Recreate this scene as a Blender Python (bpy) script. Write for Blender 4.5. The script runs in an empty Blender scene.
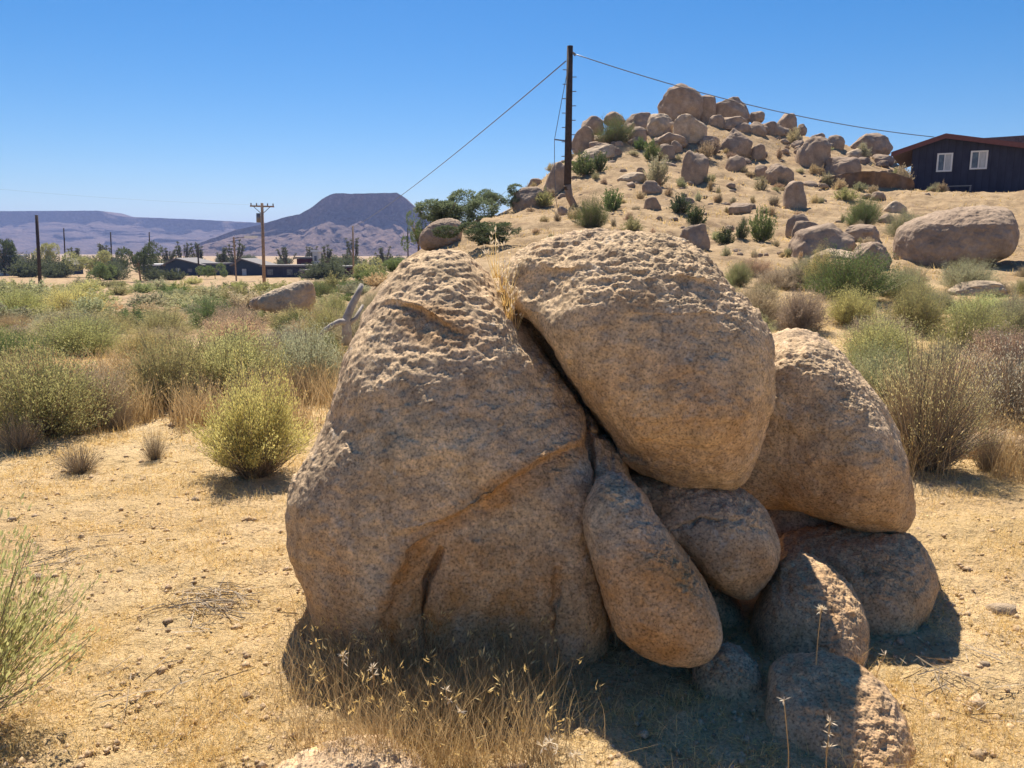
import bpy, math, random
import numpy as np
from mathutils import Vector
PI = math.pi
random.seed(5); RNG = np.random.RandomState(7)
scene = bpy.context.scene
col = scene.collection

# ------------------------------------------------------------------ camera
F = 770.0; PITCH = math.radians(9.9); CAMH = 1.6
cd = bpy.data.cameras.new('camera'); cam = bpy.data.objects.new('camera', cd); col.objects.link(cam)
cd.sensor_fit = 'HORIZONTAL'; cd.sensor_width = 36.0; cd.lens = 36.0*F/1024
cd.clip_start = 0.05; cd.clip_end = 20000
cam.location = (0, 0, CAMH); cam.rotation_euler = (PI/2-PITCH, 0, 0)
scene.camera = cam
# ------------------------------------------------------------------ light
SUN_EL, SUN_AZ = math.radians(55.5), math.radians(-10)
w = bpy.data.worlds.new('World'); scene.world = w; w.use_nodes = True
wn, wl = w.node_tree.nodes, w.node_tree.links
bg = wn['Background']; sky = wn.new('ShaderNodeTexSky'); sky.sky_type = 'NISHITA'
sky.sun_disc = False; sky.sun_elevation = SUN_EL; sky.sun_rotation = SUN_AZ
sky.altitude = 900; sky.air_density = 1.0; sky.dust_density = 0.6; sky.ozone_density = 3.5
hs = wn.new('ShaderNodeHueSaturation'); hs.inputs['Saturation'].default_value = 1.46
hs.inputs['Hue'].default_value = 0.5
wl.new(sky.outputs[0], hs.inputs['Color']); wl.new(hs.outputs[0], bg.inputs[0])
bg.inputs[1].default_value = 0.062
sl = bpy.data.lights.new('sun', 'SUN'); sl.energy = 5.0; sl.angle = math.radians(0.6); sl.color = (1.0, .90, .76)
so = bpy.data.objects.new('sun', sl); col.objects.link(so)
sv = Vector((math.sin(SUN_AZ)*math.cos(SUN_EL), math.cos(SUN_AZ)*math.cos(SUN_EL), math.sin(SUN_EL)))
so.rotation_euler = sv.to_track_quat('Z', 'Y').to_euler(); so.location = (0, 20, 40)
vs = scene.view_settings
vs.view_transform = 'Standard'; vs.look = 'None'; vs.gamma = 1; vs.use_curve_mapping = False
vs.exposure = 0.86

# ------------------------------------------------------------------ numpy tools
_perm = np.random.RandomState(3).permutation(256); _perm = np.concatenate([_perm, _perm, _perm])
_g = np.random.RandomState(4).normal(size=(256, 3)); _g /= np.linalg.norm(_g, axis=1)[:, None]
def pnoise(P):
    P = np.asarray(P, float); Pi = np.floor(P).astype(int); f = P-Pi; Pi &= 255
    u = f*f*f*(f*(f*6-15)+10); out = 0
    for dx in (0, 1):
        for dy in (0, 1):
            for dz in (0, 1):
                h = _perm[_perm[_perm[Pi[..., 0]+dx]+((Pi[..., 1]+dy) & 255)]+((Pi[..., 2]+dz) & 255)] & 255
                g = _g[h]
                d = g[..., 0]*(f[..., 0]-dx)+g[..., 1]*(f[..., 1]-dy)+g[..., 2]*(f[..., 2]-dz)
                wx = u[..., 0] if dx else 1-u[..., 0]; wy = u[..., 1] if dy else 1-u[..., 1]; wz = u[..., 2] if dz else 1-u[..., 2]
                out = out+d*wx*wy*wz
    return out*1.6
def fbm(P, oct=4, lac=2.1, gain=.5):
    a = 1; s = 0
    for i in range(oct):
        s = s+a*pnoise(P+17.3*i); P = P*lac; a *= gain
    return s
def sstep(a, b, x):
    t = np.clip((x-a)/(b-a), 0, 1); return t*t*(3-2*t)
c_, s_ = math.cos(PITCH), math.sin(PITCH)
def zat(py, Y): v = (384-py)/F; return CAMH+Y*(v*c_-s_)/(c_+v*s_)
def W(px, py, Y):
    z = zat(py, Y); d = Y*c_-(z-CAMH)*s_
    return np.array([(px-512)/F*d, Y, z])
def proj(V):
    X, Y, Z = V[..., 0], V[..., 1], V[..., 2]-CAMH
    d = Y*c_-Z*s_; d = np.where(d < .05, .05, d)
    return 512+F*X/d, 384-F*(Y*s_+Z*c_)/d
def np_mesh(name, V, quads=None, tris=None, smooth=True, mats=(), qmat=None, tmat=None):
    me = bpy.data.meshes.new(name)
    nq = 0 if quads is None else len(quads); nt = 0 if tris is None else len(tris)
    me.vertices.add(len(V)); me.vertices.foreach_set('co', np.asarray(V, np.float32).ravel())
    loops = []; 
    if nq: loops.append(np.asarray(quads, np.int32).ravel())
    if nt: loops.append(np.asarray(tris, np.int32).ravel())
    lp = np.concatenate(loops); me.loops.add(len(lp)); me.loops.foreach_set('vertex_index', lp)
    me.polygons.add(nq+nt)
    st = np.concatenate([np.arange(nq)*4, nq*4+np.arange(nt)*3]).astype(np.int32)
    me.polygons.foreach_set('loop_start', st)
    if smooth: me.polygons.foreach_set('use_smooth', np.ones(nq+nt, bool))
    for m in mats: me.materials.append(m)
    if qmat is not None or tmat is not None:
        mi = np.concatenate([np.zeros(nq, int) if qmat is None else qmat, np.zeros(nt, int) if tmat is None else tmat]).astype(np.int32)
        me.polygons.foreach_set('material_index', mi)
    me.update(calc_edges=True)
    return me
def link(name, me, parent=None):
    o = bpy.data.objects.new(name, me); col.objects.link(o)
    if parent: o.parent = parent
    return o
def tag(o, label=None, cat=None, group=None, kind=None):
    if label: o['label'] = label
    if cat: o['category'] = cat
    if group: o['group'] = group
    if kind: o['kind'] = kind
    return o
def empty(name, loc, rz=0):
    o = bpy.data.objects.new(name, None); col.objects.link(o); o.location = loc; o.rotation_euler = (0, 0, rz)
    o.empty_display_size = .1; return o
def grid_quads(nr, nc, wrap=False):
    i = np.arange(nr-1)[:, None]; j = np.arange(nc if wrap else nc-1)[None, :]; j2 = (j+1) % nc
    a = i*nc+j; b = i*nc+j2; c = (i+1)*nc+j2; d = (i+1)*nc+j
    return np.stack([a+0*b, b, c, d], -1).reshape(-1, 4)

# ------------------------------------------------------------------ materials
def M(name, rough=.9):
    m = bpy.data.materials.new(name); m.use_nodes = True
    b = m.node_tree.nodes['Principled BSDF']; b.inputs['Roughness'].default_value = rough
    b.inputs['Specular IOR Level'].default_value = .2
    return m, m.node_tree.nodes, m.node_tree.links, b
def flat(name, c, rough=.7, metal=0, var=.12, scale=6):
    m, n, l, b = M(name, rough); b.inputs['Metallic'].default_value = metal
    no = noise(n, l, scale, 4); mx = ramp(n, l, no, [(.3, tuple(x*(1-var) for x in c)), (.7, tuple(x*(1+var) for x in c))])
    l.new(mx, b.inputs['Base Color']); return m
def noise(n, l, scale, det=3, rough=.55, vec='Object', dist=0, stretch=None):
    t = n.new('ShaderNodeTexCoord'); x = n.new('ShaderNodeTexNoise')
    x.inputs['Scale'].default_value = scale; x.inputs['Detail'].default_value = det
    x.inputs['Roughness'].default_value = rough; x.inputs['Distortion'].default_value = dist
    src = t.outputs[vec]
    if stretch:
        mp = n.new('ShaderNodeMapping'); mp.inputs['Scale'].default_value = stretch; l.new(src, mp.inputs[0]); src = mp.outputs[0]
    l.new(src, x.inputs['Vector']); return x.outputs[0]
def ramp(n, l, fac, stops):
    r = n.new('ShaderNodeValToRGB'); e = r.color_ramp.elements
    while len(e) < len(stops): e.new(.5)
    for k, (p, c) in enumerate(stops):
        e[k].position = p; e[k].color = (c[0], c[1], c[2], 1) if hasattr(c, '__len__') else (c, c, c, 1)
    l.new(fac, r.inputs[0]); return r.outputs[0]
def mix(n, l, fac, a, b, mode='MIX'):
    x = n.new('ShaderNodeMix'); x.data_type = 'RGBA'; x.blend_type = mode
    for s, v in ((0, fac), (6, a), (7, b)):
        if isinstance(v, (int, float)): x.inputs[s].default_value = v
        elif isinstance(v, tuple): x.inputs[s].default_value = (*v, 1)
        else: l.new(v, x.inputs[s])
    return x.outputs[2]
def mathn(n, l, op, a, b):
    x = n.new('ShaderNodeMath'); x.operation = op
    for s, v in ((0, a), (1, b)):
        if isinstance(v, (int, float)): x.inputs[s].default_value = v
        else: l.new(v, x.inputs[s])
    return x.outputs[0]
def bump(n, l, b, parts, prev=None):
    for h, st, di in parts:
        x = n.new('ShaderNodeBump'); x.inputs['Strength'].default_value = st; x.inputs['Distance'].default_value = di
        l.new(h, x.inputs['Height'])
        if prev is not None: l.new(prev, x.inputs['Normal'])
        prev = x.outputs[0]
    l.new(prev, b.inputs['Normal'])
def granite(name, ca, cb, cst, near=True):
    m, n, l, b = M(name, .88)
    big = noise(n, l, 2.2 if near else .5, 5, .6, dist=.4)
    c = ramp(n, l, big, [(.32, ca), (.68, cb)])
    med = noise(n, l, 11 if near else 2.5, 4, .6)
    c = mix(n, l, 1.0, c, ramp(n, l, med, [(.3, .72), (.7, 1.2)]), 'MULTIPLY')
    if near:
        stk = ramp(n, l, noise(n, l, 5, 4, .6, stretch=(1, 1, .16)), [(.36, .66), (.5, 1.0)])
        c = mix(n, l, .7, c, stk, 'MULTIPLY')
        lich = ramp(n, l, noise(n, l, 9, 6, .75, dist=.6), [(.60, 0), (.66, .5)])
        c = mix(n, l, lich, c, (.56, .52, .44))
        dk = ramp(n, l, noise(n, l, 3.1, 7, .72, dist=.8), [(.60, 0), (.70, .4)])
        c = mix(n, l, dk, c, (.34, .24, .16))
    at = n.new('ShaderNodeAttribute'); at.attribute_name = 'stain'
    sn = mathn(n, l, 'MULTIPLY', at.outputs['Fac'], ramp(n, l, noise(n, l, 7, 5, .65), [(.3, .25), (.65, 1)]))
    c = mix(n, l, sn, c, cst)
    if near:
        sp = ramp(n, l, noise(n, l, 105, 2, .55), [(.36, .42), (.46, .95), (.60, 1.05), (.68, 1.3)])
        c = mix(n, l, .78, c, sp, 'MULTIPLY')
        sp2 = ramp(n, l, noise(n, l, 55, 3, .7), [(.35, .6), (.6, 1.12)])
        c = mix(n, l, .6, c, sp2, 'MULTIPLY')
        bump(n, l, b, [(noise(n, l, 38, 5, .7), .5, .008), (noise(n, l, 140, 3, .7), .5, .003)])
    else:
        lt = ramp(n, l, noise(n, l, 14, 4, .7), [(.3, .7), (.7, 1.2)])
        c = mix(n, l, .6, c, lt, 'MULTIPLY')
        bump(n, l, b, [(noise(n, l, 5, 5, .7), .6, .08)])
    l.new(c, b.inputs['Base Color']); return m
GR = granite('granite', (.53, .385, .25), (.68, .495, .29), (.48, .24, .075))
GRF = granite('weathered_rock', (.31, .225, .16), (.45, .34, .24), (.3, .16, .07), near=False)
GRF2 = granite('pale_granite', (.46, .35, .24), (.56, .44, .30), (.4, .2, .08), near=False)

# soil
def soil():
    m, n, l, b = M('sandy_soil', .95)
    big = noise(n, l, .35, 4, .6)
    c = ramp(n, l, big, [(.35, (.60, .42, .22)), (.65, (.73, .55, .31))])
    md = noise(n, l, 5, 5, .65)
    c = mix(n, l, 1, c, ramp(n, l, md, [(.25, .78), (.6, 1.1)]), 'MULTIPLY')
    fi = noise(n, l, 60, 4, .7)
    c = mix(n, l, .8, c, ramp(n, l, fi, [(.33, .5), (.5, 1.0), (.7, 1.25)]), 'MULTIPLY')
    tcz = n.new('ShaderNodeTexCoord'); sx = n.new('ShaderNodeSeparateXYZ'); l.new(tcz.outputs['Object'], sx.inputs[0])
    hillf = n.new('ShaderNodeMapRange'); hillf.inputs[1].default_value = 9; hillf.inputs[2].default_value = 22; l.new(sx.outputs[1], hillf.inputs[0])
    hc = ramp(n, l, noise(n, l, .9, 8, .7), [(.32, (.21, .14, .08)), (.5, (.37, .26, .145)), (.68, (.49, .36, .215))])
    # straw litter matting
    st = noise(n, l, 26, 4, .7, stretch=(1, 3, 1), dist=1.2)
    c = mix(n, l, ramp(n, l, noise(n, l, 1.1, 4, .6), [(.4, 0), (.6, .65)]), c, ramp(n, l, st, [(.35, (.42, .27, .11)), (.65, (.74, .56, .29))]))
    c = mix(n, l, hillf.outputs[0], c, hc)
    l.new(c, b.inputs['Base Color'])
    bump(n, l, b, [(noise(n, l, 1.6, 6, .7), .6, .25), (md, .5, .05), (noise(n, l, 30, 5, .75), .8, .02), (fi, .8, .008)])
    return m
SOIL = soil()
def veg(name, c1, c2, useobj=False, trans=.25):
    m, n, l, b = M(name, .75)
    g = n.new('ShaderNodeNewGeometry'); c = ramp(n, l, g.outputs['Random Per Island'], [(0, c1), (1, c2)])
    if useobj:
        oi = n.new('ShaderNodeObjectInfo'); c = mix(n, l, 1, oi.outputs['Color'], c, 'MULTIPLY')
    l.new(c, b.inputs['Base Color'])
    if trans:
        t = n.new('ShaderNodeBsdfTranslucent'); l.new(c, t.inputs[0]); ms = n.new('ShaderNodeMixShader'); ms.inputs[0].default_value = trans
        l.new(b.outputs[0], ms.inputs[1]); l.new(t.outputs[0], ms.inputs[2]); l.new(ms.outputs[0], n['Material Output'].inputs[0])
    return m
LEAF = veg('shrub_foliage', (.82, .85, .82), (1.25, 1.2, 1.15), True, .45)
TWIG = veg('shrub_twigs', (.20, .155, .11), (.44, .36, .26), False, 0)
STRAW = veg('dry_grass', (.60, .41, .14), (.97, .76, .36), False, .35)
STRAW2 = veg('tall_dry_grass', (.36, .25, .12), (.70, .53, .29), False, .35)
SEED = veg('seed_head', (.75, .62, .42), (.85, .76, .6), False, .35)

# ------------------------------------------------------------------ terrain
U = lambda px: (px-512)/F
def Zp(*pairs): return [(Y, zat(p, Y)) for Y, p in pairs]
near0 = [(1, 0), (3, 0), (6, 0)]
L_ = near0+[(10, 0), (30, -.9), (60, -2.1), (90, -3.1), (150, -3.3), (500, -5), (1500, -9), (6000, -9)]
far_ = [(150, -3), (500, -5), (1500, -9), (6000, -9)]
cols = [
 (-3000, L_), (0, L_), (250, L_),
 (360, near0+[(10, 0), (30, -.5), (60, -1.5), (90, -2.8)]+far_),
 (420, near0+[(10, .05), (20, .4)]+Zp((30, 256), (38, 250))+[(60, .6), (90, -2)]+far_),
 (480, near0+[(10, .1), (20, .9)]+Zp((30, 236), (40, 216))+[(52, 2.6), (90, -1)]+far_),
 (550, near0+[(10, .1), (20, 1.1)]+Zp((28, 232), (40, 213), (48, 178), (55, 168))+[(70, 6), (110, 0)]+far_),
 (585, near0+[(10, .1), (20, 1.1)]+Zp((28, 234), (40, 205), (48, 165), (57, 138))+[(72, 8), (110, 0)]+far_),
 (625, near0+[(10, .1), (20, 1.1)]+Zp((28, 236), (40, 197), (50, 155), (59, 124))+[(75, 9), (120, 0)]+far_),
 (680, near0+[(10, .1), (20, 1.1)]+Zp((28, 242), (40, 202), (50, 162), (61, 117))+[(78, 10), (120, 0)]+far_),
 (740, near0+[(10, .1), (20, 1.1)]+Zp((28, 246), (40, 206), (50, 170), (62, 122))+[(78, 10), (120, 0)]+far_),
 (800, near0+[(10, .1), (20, 1.1)]+Zp((28, 246), (40, 207), (50, 178), (62, 137))+[(78, 9.5), (130, 0)]+far_),
 (850, near0+[(10, .1), (20, 1.1)]+Zp((28, 240), (38, 212), (46, 192), (50, 183), (62, 150))+[(80, 8.5), (130, 1)]+far_),
 (892, near0+[(10, .1), (20, 1.1)]+Zp((28, 240), (38, 213), (43, 194), (48, 191), (62, 168))+[(80, 7), (130, 2)]+far_),
 (925, near0+[(10, .1), (20, 1.05)]+Zp((28, 243), (38, 213), (42, 192.5))+[(48, 4.9), (62, 5.0), (80, 5.5), (130, 3)]+far_),
 (1024, near0+[(10, .1), (20, 1.05)]+Zp((28, 245), (38, 214), (42, 189))+[(48, 5.1), (62, 5.1), (80, 5.5), (130, 3)]+far_),
 (4000, near0+[(10, .1), (20, 1.05), (28, 1.8), (38, 3.6), (42, 5), (62, 5.2), (80, 5.6), (130, 3)]+far_),
]
UG = np.concatenate([np.linspace(U(-3000), -1, 20)[:-1], np.linspace(-1, 1, 401), np.linspace(1, U(4000), 20)[1:]])
LG = np.linspace(0, math.log(6000), 500)
tab = np.array([np.interp(LG, np.log([q[0] for q in pr]), [q[1] for q in pr]) for _, pr in cols])
TB = np.array([np.interp(UG, [U(c[0]) for c in cols], tab[:, k]) for k in range(len(LG))]).T
def blur(T, n, ax):
    k = np.hanning(n+2)[1:-1]; k /= k.sum(); p = n//2
    pad = [(0, 0), (0, 0)]; pad[ax] = (p, p); Q = np.pad(T, pad, 'edge')
    return np.apply_along_axis(lambda v: np.convolve(v, k, 'valid'), ax, Q)
TB = blur(blur(TB, 9, 1), 9, 0)
def height(x, y):
    x = np.asarray(x, float); y = np.asarray(y, float)
    yy = np.maximum(y, 1.0); u = np.clip(x/yy, UG[0], UG[-1]); ly = np.clip(np.log(yy), 0, LG[-1])
    iu = np.clip(np.searchsorted(UG, u)-1, 0, len(UG)-2); fu = (u-UG[iu])/(UG[iu+1]-UG[iu])
    k = ly/(LG[1]-LG[0]); il = np.clip(k.astype(int), 0, len(LG)-2); fl = k-il
    z = (TB[iu, il]*(1-fl)+TB[iu, il+1]*fl)*(1-fu)+(TB[iu+1, il]*(1-fl)+TB[iu+1, il+1]*fl)*fu
    P = np.stack([x, y, 0*x], -1)
    near = 1/(1+(np.hypot(x, y)/150)**2)
    z = z+near*(.045*fbm(P*.7, 3)*sstep(2, 8, y)+.02*fbm(P*2.2, 3)+.5*pnoise(P*.09)*sstep(25, 50, y)*near)
    return z
def hz(x, y): return float(height(np.array([x]), np.array([y]))[0])
def hit(px, py, y0=1.5, y1=160):
    Y = np.exp(np.linspace(math.log(y0), math.log(y1), 1500))
    v = (384-py)/F; z = CAMH+Y*(v*c_-s_)/(c_+v*s_); d = Y*c_-(z-CAMH)*s_; x = (px-512)/F*d
    g = z-height(x, Y); k = np.where(g <= 0)[0]
    k = k[0] if len(k) else int(np.argmin(g/Y))
    return x[k], Y[k], float(height(x[k:k+1], Y[k:k+1])[0])

def build_ground():
    az = np.radians(np.concatenate([np.linspace(-180, -48, 50)[:-1], np.linspace(-48, 48, 760), np.linspace(48, 180, 50)[1:-1]]))
    r = np.concatenate([np.exp(np.linspace(math.log(.4), math.log(1.5), 20))[:-1], np.exp(np.linspace(math.log(1.5), math.log(14), 620)),
                        np.exp(np.linspace(math.log(14), math.log(100), 260))[1:], np.exp(np.linspace(math.log(100), math.log(5200), 60))[1:]])
    A, R = np.meshgrid(az, r); X = R*np.sin(A); Yv = R*np.cos(A); Z = height(X, Yv)
    P = np.stack([X, Yv, 0*X], -1)
    nf = 1/(1+(R/9)**3)
    Z = Z+nf*(.016*fbm(P*8, 3)+.011*np.abs(fbm(P*26, 3)))
    hf = sstep(16, 30, R)*(1-sstep(80, 110, R))
    Z = Z+hf*(.18*fbm(P*.6, 4)+.06*np.abs(fbm(P*2.5, 2)))
    V = np.stack([X, Yv, Z], -1).reshape(-1, 3)
    me = np_mesh('ground', V, grid_quads(len(r), len(az), True)[:, ::-1], mats=[SOIL])
    tag(link('ground', me), kind='structure')
build_ground()

# far mesas
def far_hill(name, sky_pts, Yc, base, run, cliff, mat, seed, nx=420, nv=110):
    px = np.linspace(sky_pts[0][0], sky_pts[-1][0], nx)
    py = np.interp(px, [p[0] for p in sky_pts], [p[1] for p in sky_pts])
    py = py+.35*pnoise(np.stack([px*.15, px*0+seed, px*0], -1))
    v = np.concatenate([np.linspace(-1.2, 0, 22)[:-1], np.linspace(0, 1, nv)])
    PX, VV = np.meshgrid(px, v)
    T = np.array([W(a, b, Yc) for a, b in zip(px, py)]); X0 = T[:, 0][None, :]+0*VV; H = (T[:, 2]-base)[None, :]+0*VV
    prof = np.where(VV < 0, 1+.02*VV-0.9*sstep(.5, 1.2, -VV), np.where(VV < cliff, 1-.24*(VV/cliff)**1.2, .76*(1-(VV-cliff)/(1-cliff))**1.35))
    P = np.stack([X0*.006, VV*1.2, VV*0+seed], -1)
    gul = (1-np.abs(fbm(P*3.1, 4)))*np.clip(VV, 0, 1)*(1-np.clip(VV, 0, 1))*4
    gV = np.where(VV < cliff, VV*.3, VV-cliff*.7); Yv = Yc-gV*run+run*.16*fbm(P*1.2, 3)*np.clip(VV*3, 0, 1)+run*.12*(gul)
    Z = base-2+H*prof+H*.05*fbm(P*8, 3)*np.clip((VV-cliff)*4, 0, 1)*(VV < 1)
    sc = 1
    V = np.stack([X0, Yv, Z], -1).reshape(-1, 3)
    me = np_mesh(name, V, grid_quads(len(v), nx), mats=[mat]); o = link(name, me); tag(o, kind='structure'); return o
def mesa_mat(nm, a, b_, c3):
    m, n, l, b = M(nm, .95)
    c = ramp(n, l, noise(n, l, .012, 6, .65), [(.38, a), (.62, b_)])
    dots = ramp(n, l, noise(n, l, .11, 3, .7), [(.45, .55), (.6, 1.15)])
    c = mix(n, l, .8, c, dots, 'MULTIPLY')
    l.new(c, b.inputs['Base Color']); bump(n, l, b, [(noise(n, l, .05, 5, .7), .8, 12)])
    return m
MS1 = mesa_mat('mesa_rock', (.08, .052, .045), (.20, .13, .10), 0)
MS2 = mesa_mat('ridge_rock', (.06, .042, .045), (.16, .11, .095), 0)
far_hill('hills', [(-500, 205), (-200, 207), (0, 210.5), (100, 210), (112, 214), (124, 216), (200, 219), (256, 222), (320, 224), (430, 226), (560, 235), (800, 240), (1500, 238)], 2600, -9, 900, .12, MS2, 3)
far_hill('mesa', [(150, 262), (205, 240), (235, 229), (262, 223), (285, 216), (300, 213), (312, 206), (322, 198), (330, 193.5), (336, 192), (352, 192.6), (397, 191.6), (404, 196), (411, 203), (418, 208), (432, 221), (455, 236), (500, 252), (540, 262)], 1500, -9, 330, .14, MS1, 9)

# ------------------------------------------------------------------ foreground boulders
def chaikin(P, n=3):
    P = np.array(P, float)
    for _ in range(n):
        Q = np.roll(P, -1, 0); P = np.stack([.75*P+.25*Q, .25*P+.75*Q], 1).reshape(-1, P.shape[1])
    return P
def polydist(px, py, pl):
    best = np.full(px.shape, 1e9); sg = np.ones(px.shape); tt = np.zeros(px.shape); n = len(pl)-1
    for i in range(n):
        a, b = pl[i], pl[i+1]; dx, dy = b[0]-a[0], b[1]-a[1]; L2 = dx*dx+dy*dy
        t = np.clip(((px-a[0])*dx+(py-a[1])*dy)/L2, 0, 1)
        ex, ey = px-a[0]-t*dx, py-a[1]-t*dy; d = np.hypot(ex, ey); s = np.sign(dx*ey-dy*ex)
        k = d < best; best = np.where(k, d, best); sg = np.where(k, s, sg); tt = np.where(k, (i+t)/n, tt)
    return best, sg, tt
def boulder(outline, Y, tf, tb, n=2.4, cen=None, lean=None, dents=(), cracks=(), ledges=(), stains=(), res=(700, 240), rough=1., seed=0, label='', wob=1., group=None, topcut=None):
    O = chaikin(outline)
    c = np.array(cen if cen else O.mean(0))
    th = np.linspace(0, 2*PI, res[0], endpoint=False)
    ang = np.arctan2(O[:, 1]-c[1], O[:, 0]-c[0]); rad = np.hypot(*(O-c).T); k = np.argsort(ang)
    r = np.interp(th, ang[k] % (2*PI) if False else np.concatenate([ang[k]-2*PI, ang[k], ang[k]+2*PI, ang[k]+4*PI]), np.tile(rad[k], 4))
    ker = np.hanning(res[0]//5); ker /= ker.sum(); rs = np.convolve(np.tile(r, 3), ker, 'same')[res[0]:2*res[0]]
    C = W(c[0], c[1], Y); ax = C-np.array([0, 0, CAMH]); D = np.linalg.norm(ax); ax /= D
    N1 = res[1]; N2 = res[1]//4
    s = np.sin(np.linspace(0, PI/2, N1)); s2 = np.sin(np.linspace(PI/2, 0, N2))[1:]
    S = np.concatenate([s, s2]); t = (1-np.minimum(S, 1)**n)**(1/n)
    T = np.concatenate([-tf*t[:N1], tb*t[N1:]])
    S_, TH = np.meshgrid(S, th, indexing='ij'); T_ = np.repeat(T[:, None], res[0], 1)
    wgt = S_**2; RR = S_*(wgt*r+(1-wgt)*rs)
    px = c[0]+RR*np.cos(TH); py = c[1]+RR*np.sin(TH)
    # ray through each pixel to the plane at D along ax, then thickness along ax
    v = (384-py)/F; dirs = np.stack([(px-512)/F+0*v, c_+v*s_, -s_+v*c_], -1)
    tt = D/(dirs@ax); P = np.array([0, 0, CAMH])+dirs*tt[..., None]
    # thickness along horizontal-ish axis
    ax2 = np.array([ax[0], ax[1], ax[2]*.45]); ax2 /= np.linalg.norm(ax2)
    off = T_.copy()
    front = np.clip(1-(np.arange(len(S))-N1)/8., 0, 1)[:, None]
    if lean: off = off+np.interp(py, [q[0] for q in lean], [q[1] for q in lean])
    for (dx, dy, rx, ry, a, dep) in dents:
        ca, sa = math.cos(math.radians(a)), math.sin(math.radians(a)); ex, ey = px-dx, py-dy
        q = ((ex*ca+ey*sa)/rx)**2+((-ex*sa+ey*ca)/ry)**2; off = off+front*dep*np.exp(-q)
    nz = pnoise(np.stack([px*.09, py*.09, px*0+seed], -1)); nz2 = pnoise(np.stack([px*.09, py*.09, px*0+seed+9], -1))
    stain = np.zeros(px.shape)
    for pl, wd, dep in cracks:
        d, _, q = polydist(px+2.0*nz, py+2.0*nz2, pl); e = np.sin(np.clip(q, 0.03, .97)*PI)**.4
        off = off+front*e*dep*(np.exp(-(d/wd)**2)+.3*np.exp(-(d/(wd*4))**2))
    for pl, rng_, dep in ledges:
        d, sg, q = polydist(px+2*nz, py+2*nz2, pl); e = np.sin(np.clip(q, 0, 1)*PI)**.6; sd = d*sg
        off = off+front*e*dep*np.where(sd > 0, np.exp(-sd/rng_)*sstep(0, 6, sd), 0)-front*e*dep*.35*np.where(sd <= 0, np.exp(sd/(rng_*.5)), np.exp(-sd/2.5))
    P = P+ax2*off[..., None]
    for (dx, dy, rx, ry, a, amt) in stains:
        ca, sa = math.cos(math.radians(a)), math.sin(math.radians(a)); ex, ey = px-dx, py-dy
        q = ((ex*ca+ey*sa)/rx)**2+((-ex*sa+ey*ca)/ry)**2; stain = np.maximum(stain, amt*np.clip(1.6-q, 0, 1))
    # normals
    def normals(P):
        gu = np.gradient(P, axis=0); gv = np.roll(P, -1, 1)-np.roll(P, 1, 1)
        Nn = np.cross(gv, gu); L = np.linalg.norm(Nn, axis=-1, keepdims=True); Nn = Nn/np.maximum(L, 1e-12)
        cc = P.reshape(-1, 3).mean(0); 
        if np.mean(((P-cc)*Nn).sum(-1)) < 0: Nn = -Nn
        Nn[0] = Nn[3].mean(0)/np.linalg.norm(Nn[3].mean(0)); Nn[-1] = Nn[-4].mean(0)/np.linalg.norm(Nn[-4].mean(0)); return Nn
    Nn = normals(P); sd3 = np.array([seed*3.1, seed*1.7, 0])
    P = P+Nn*(wob*(.022*fbm(P*2.6+sd3, 2)+.012*fbm(P*7+sd3, 3)))[..., None]
    sc_ = pnoise(P*2.7+sd3+3)+.35*fbm(P*9+sd3, 2); P = P+Nn*(wob*.0020*(np.tanh(12*(sc_-.12))+np.tanh(12*(sc_+.3))))[..., None]
    Nn = normals(P)
    top = sstep(.5, .82, Nn[..., 2]+.14*fbm(P*6+sd3, 2))
    flake = fbm(P*np.array([34, 34, 50])+sd3, 3); pit = np.abs(pnoise(P*70+sd3))
    terr = np.tanh(4*pnoise(P*np.array([18, 18, 34])+sd3))
    d = rough*(.0028*fbm(P*30+sd3, 3)+top*(.0058*flake+.004*np.abs(fbm(P*75+sd3, 2))-.004*(.35-np.clip(pit, 0, .35))+.0045*terr))
    P = P+Nn*d[..., None]
    P[0] = P[0].mean(0); P[-1] = P[-1].mean(0)
    org = np.array([C[0], C[1], 0.]); V = P.reshape(-1, 3)-org
    me = np_mesh('boulder', V, grid_quads(len(S), res[0], True), mats=[GR])
    # consistent orientation
    a = me.attributes.new('stain', 'FLOAT', 'POINT'); a.data.foreach_set('value', np.asarray(stain, np.float32).ravel())
    o = link('boulder', me); o.location = org
    tag(o, label, 'boulder', group or 'granite boulders of the foreground pile'); return o

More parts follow.
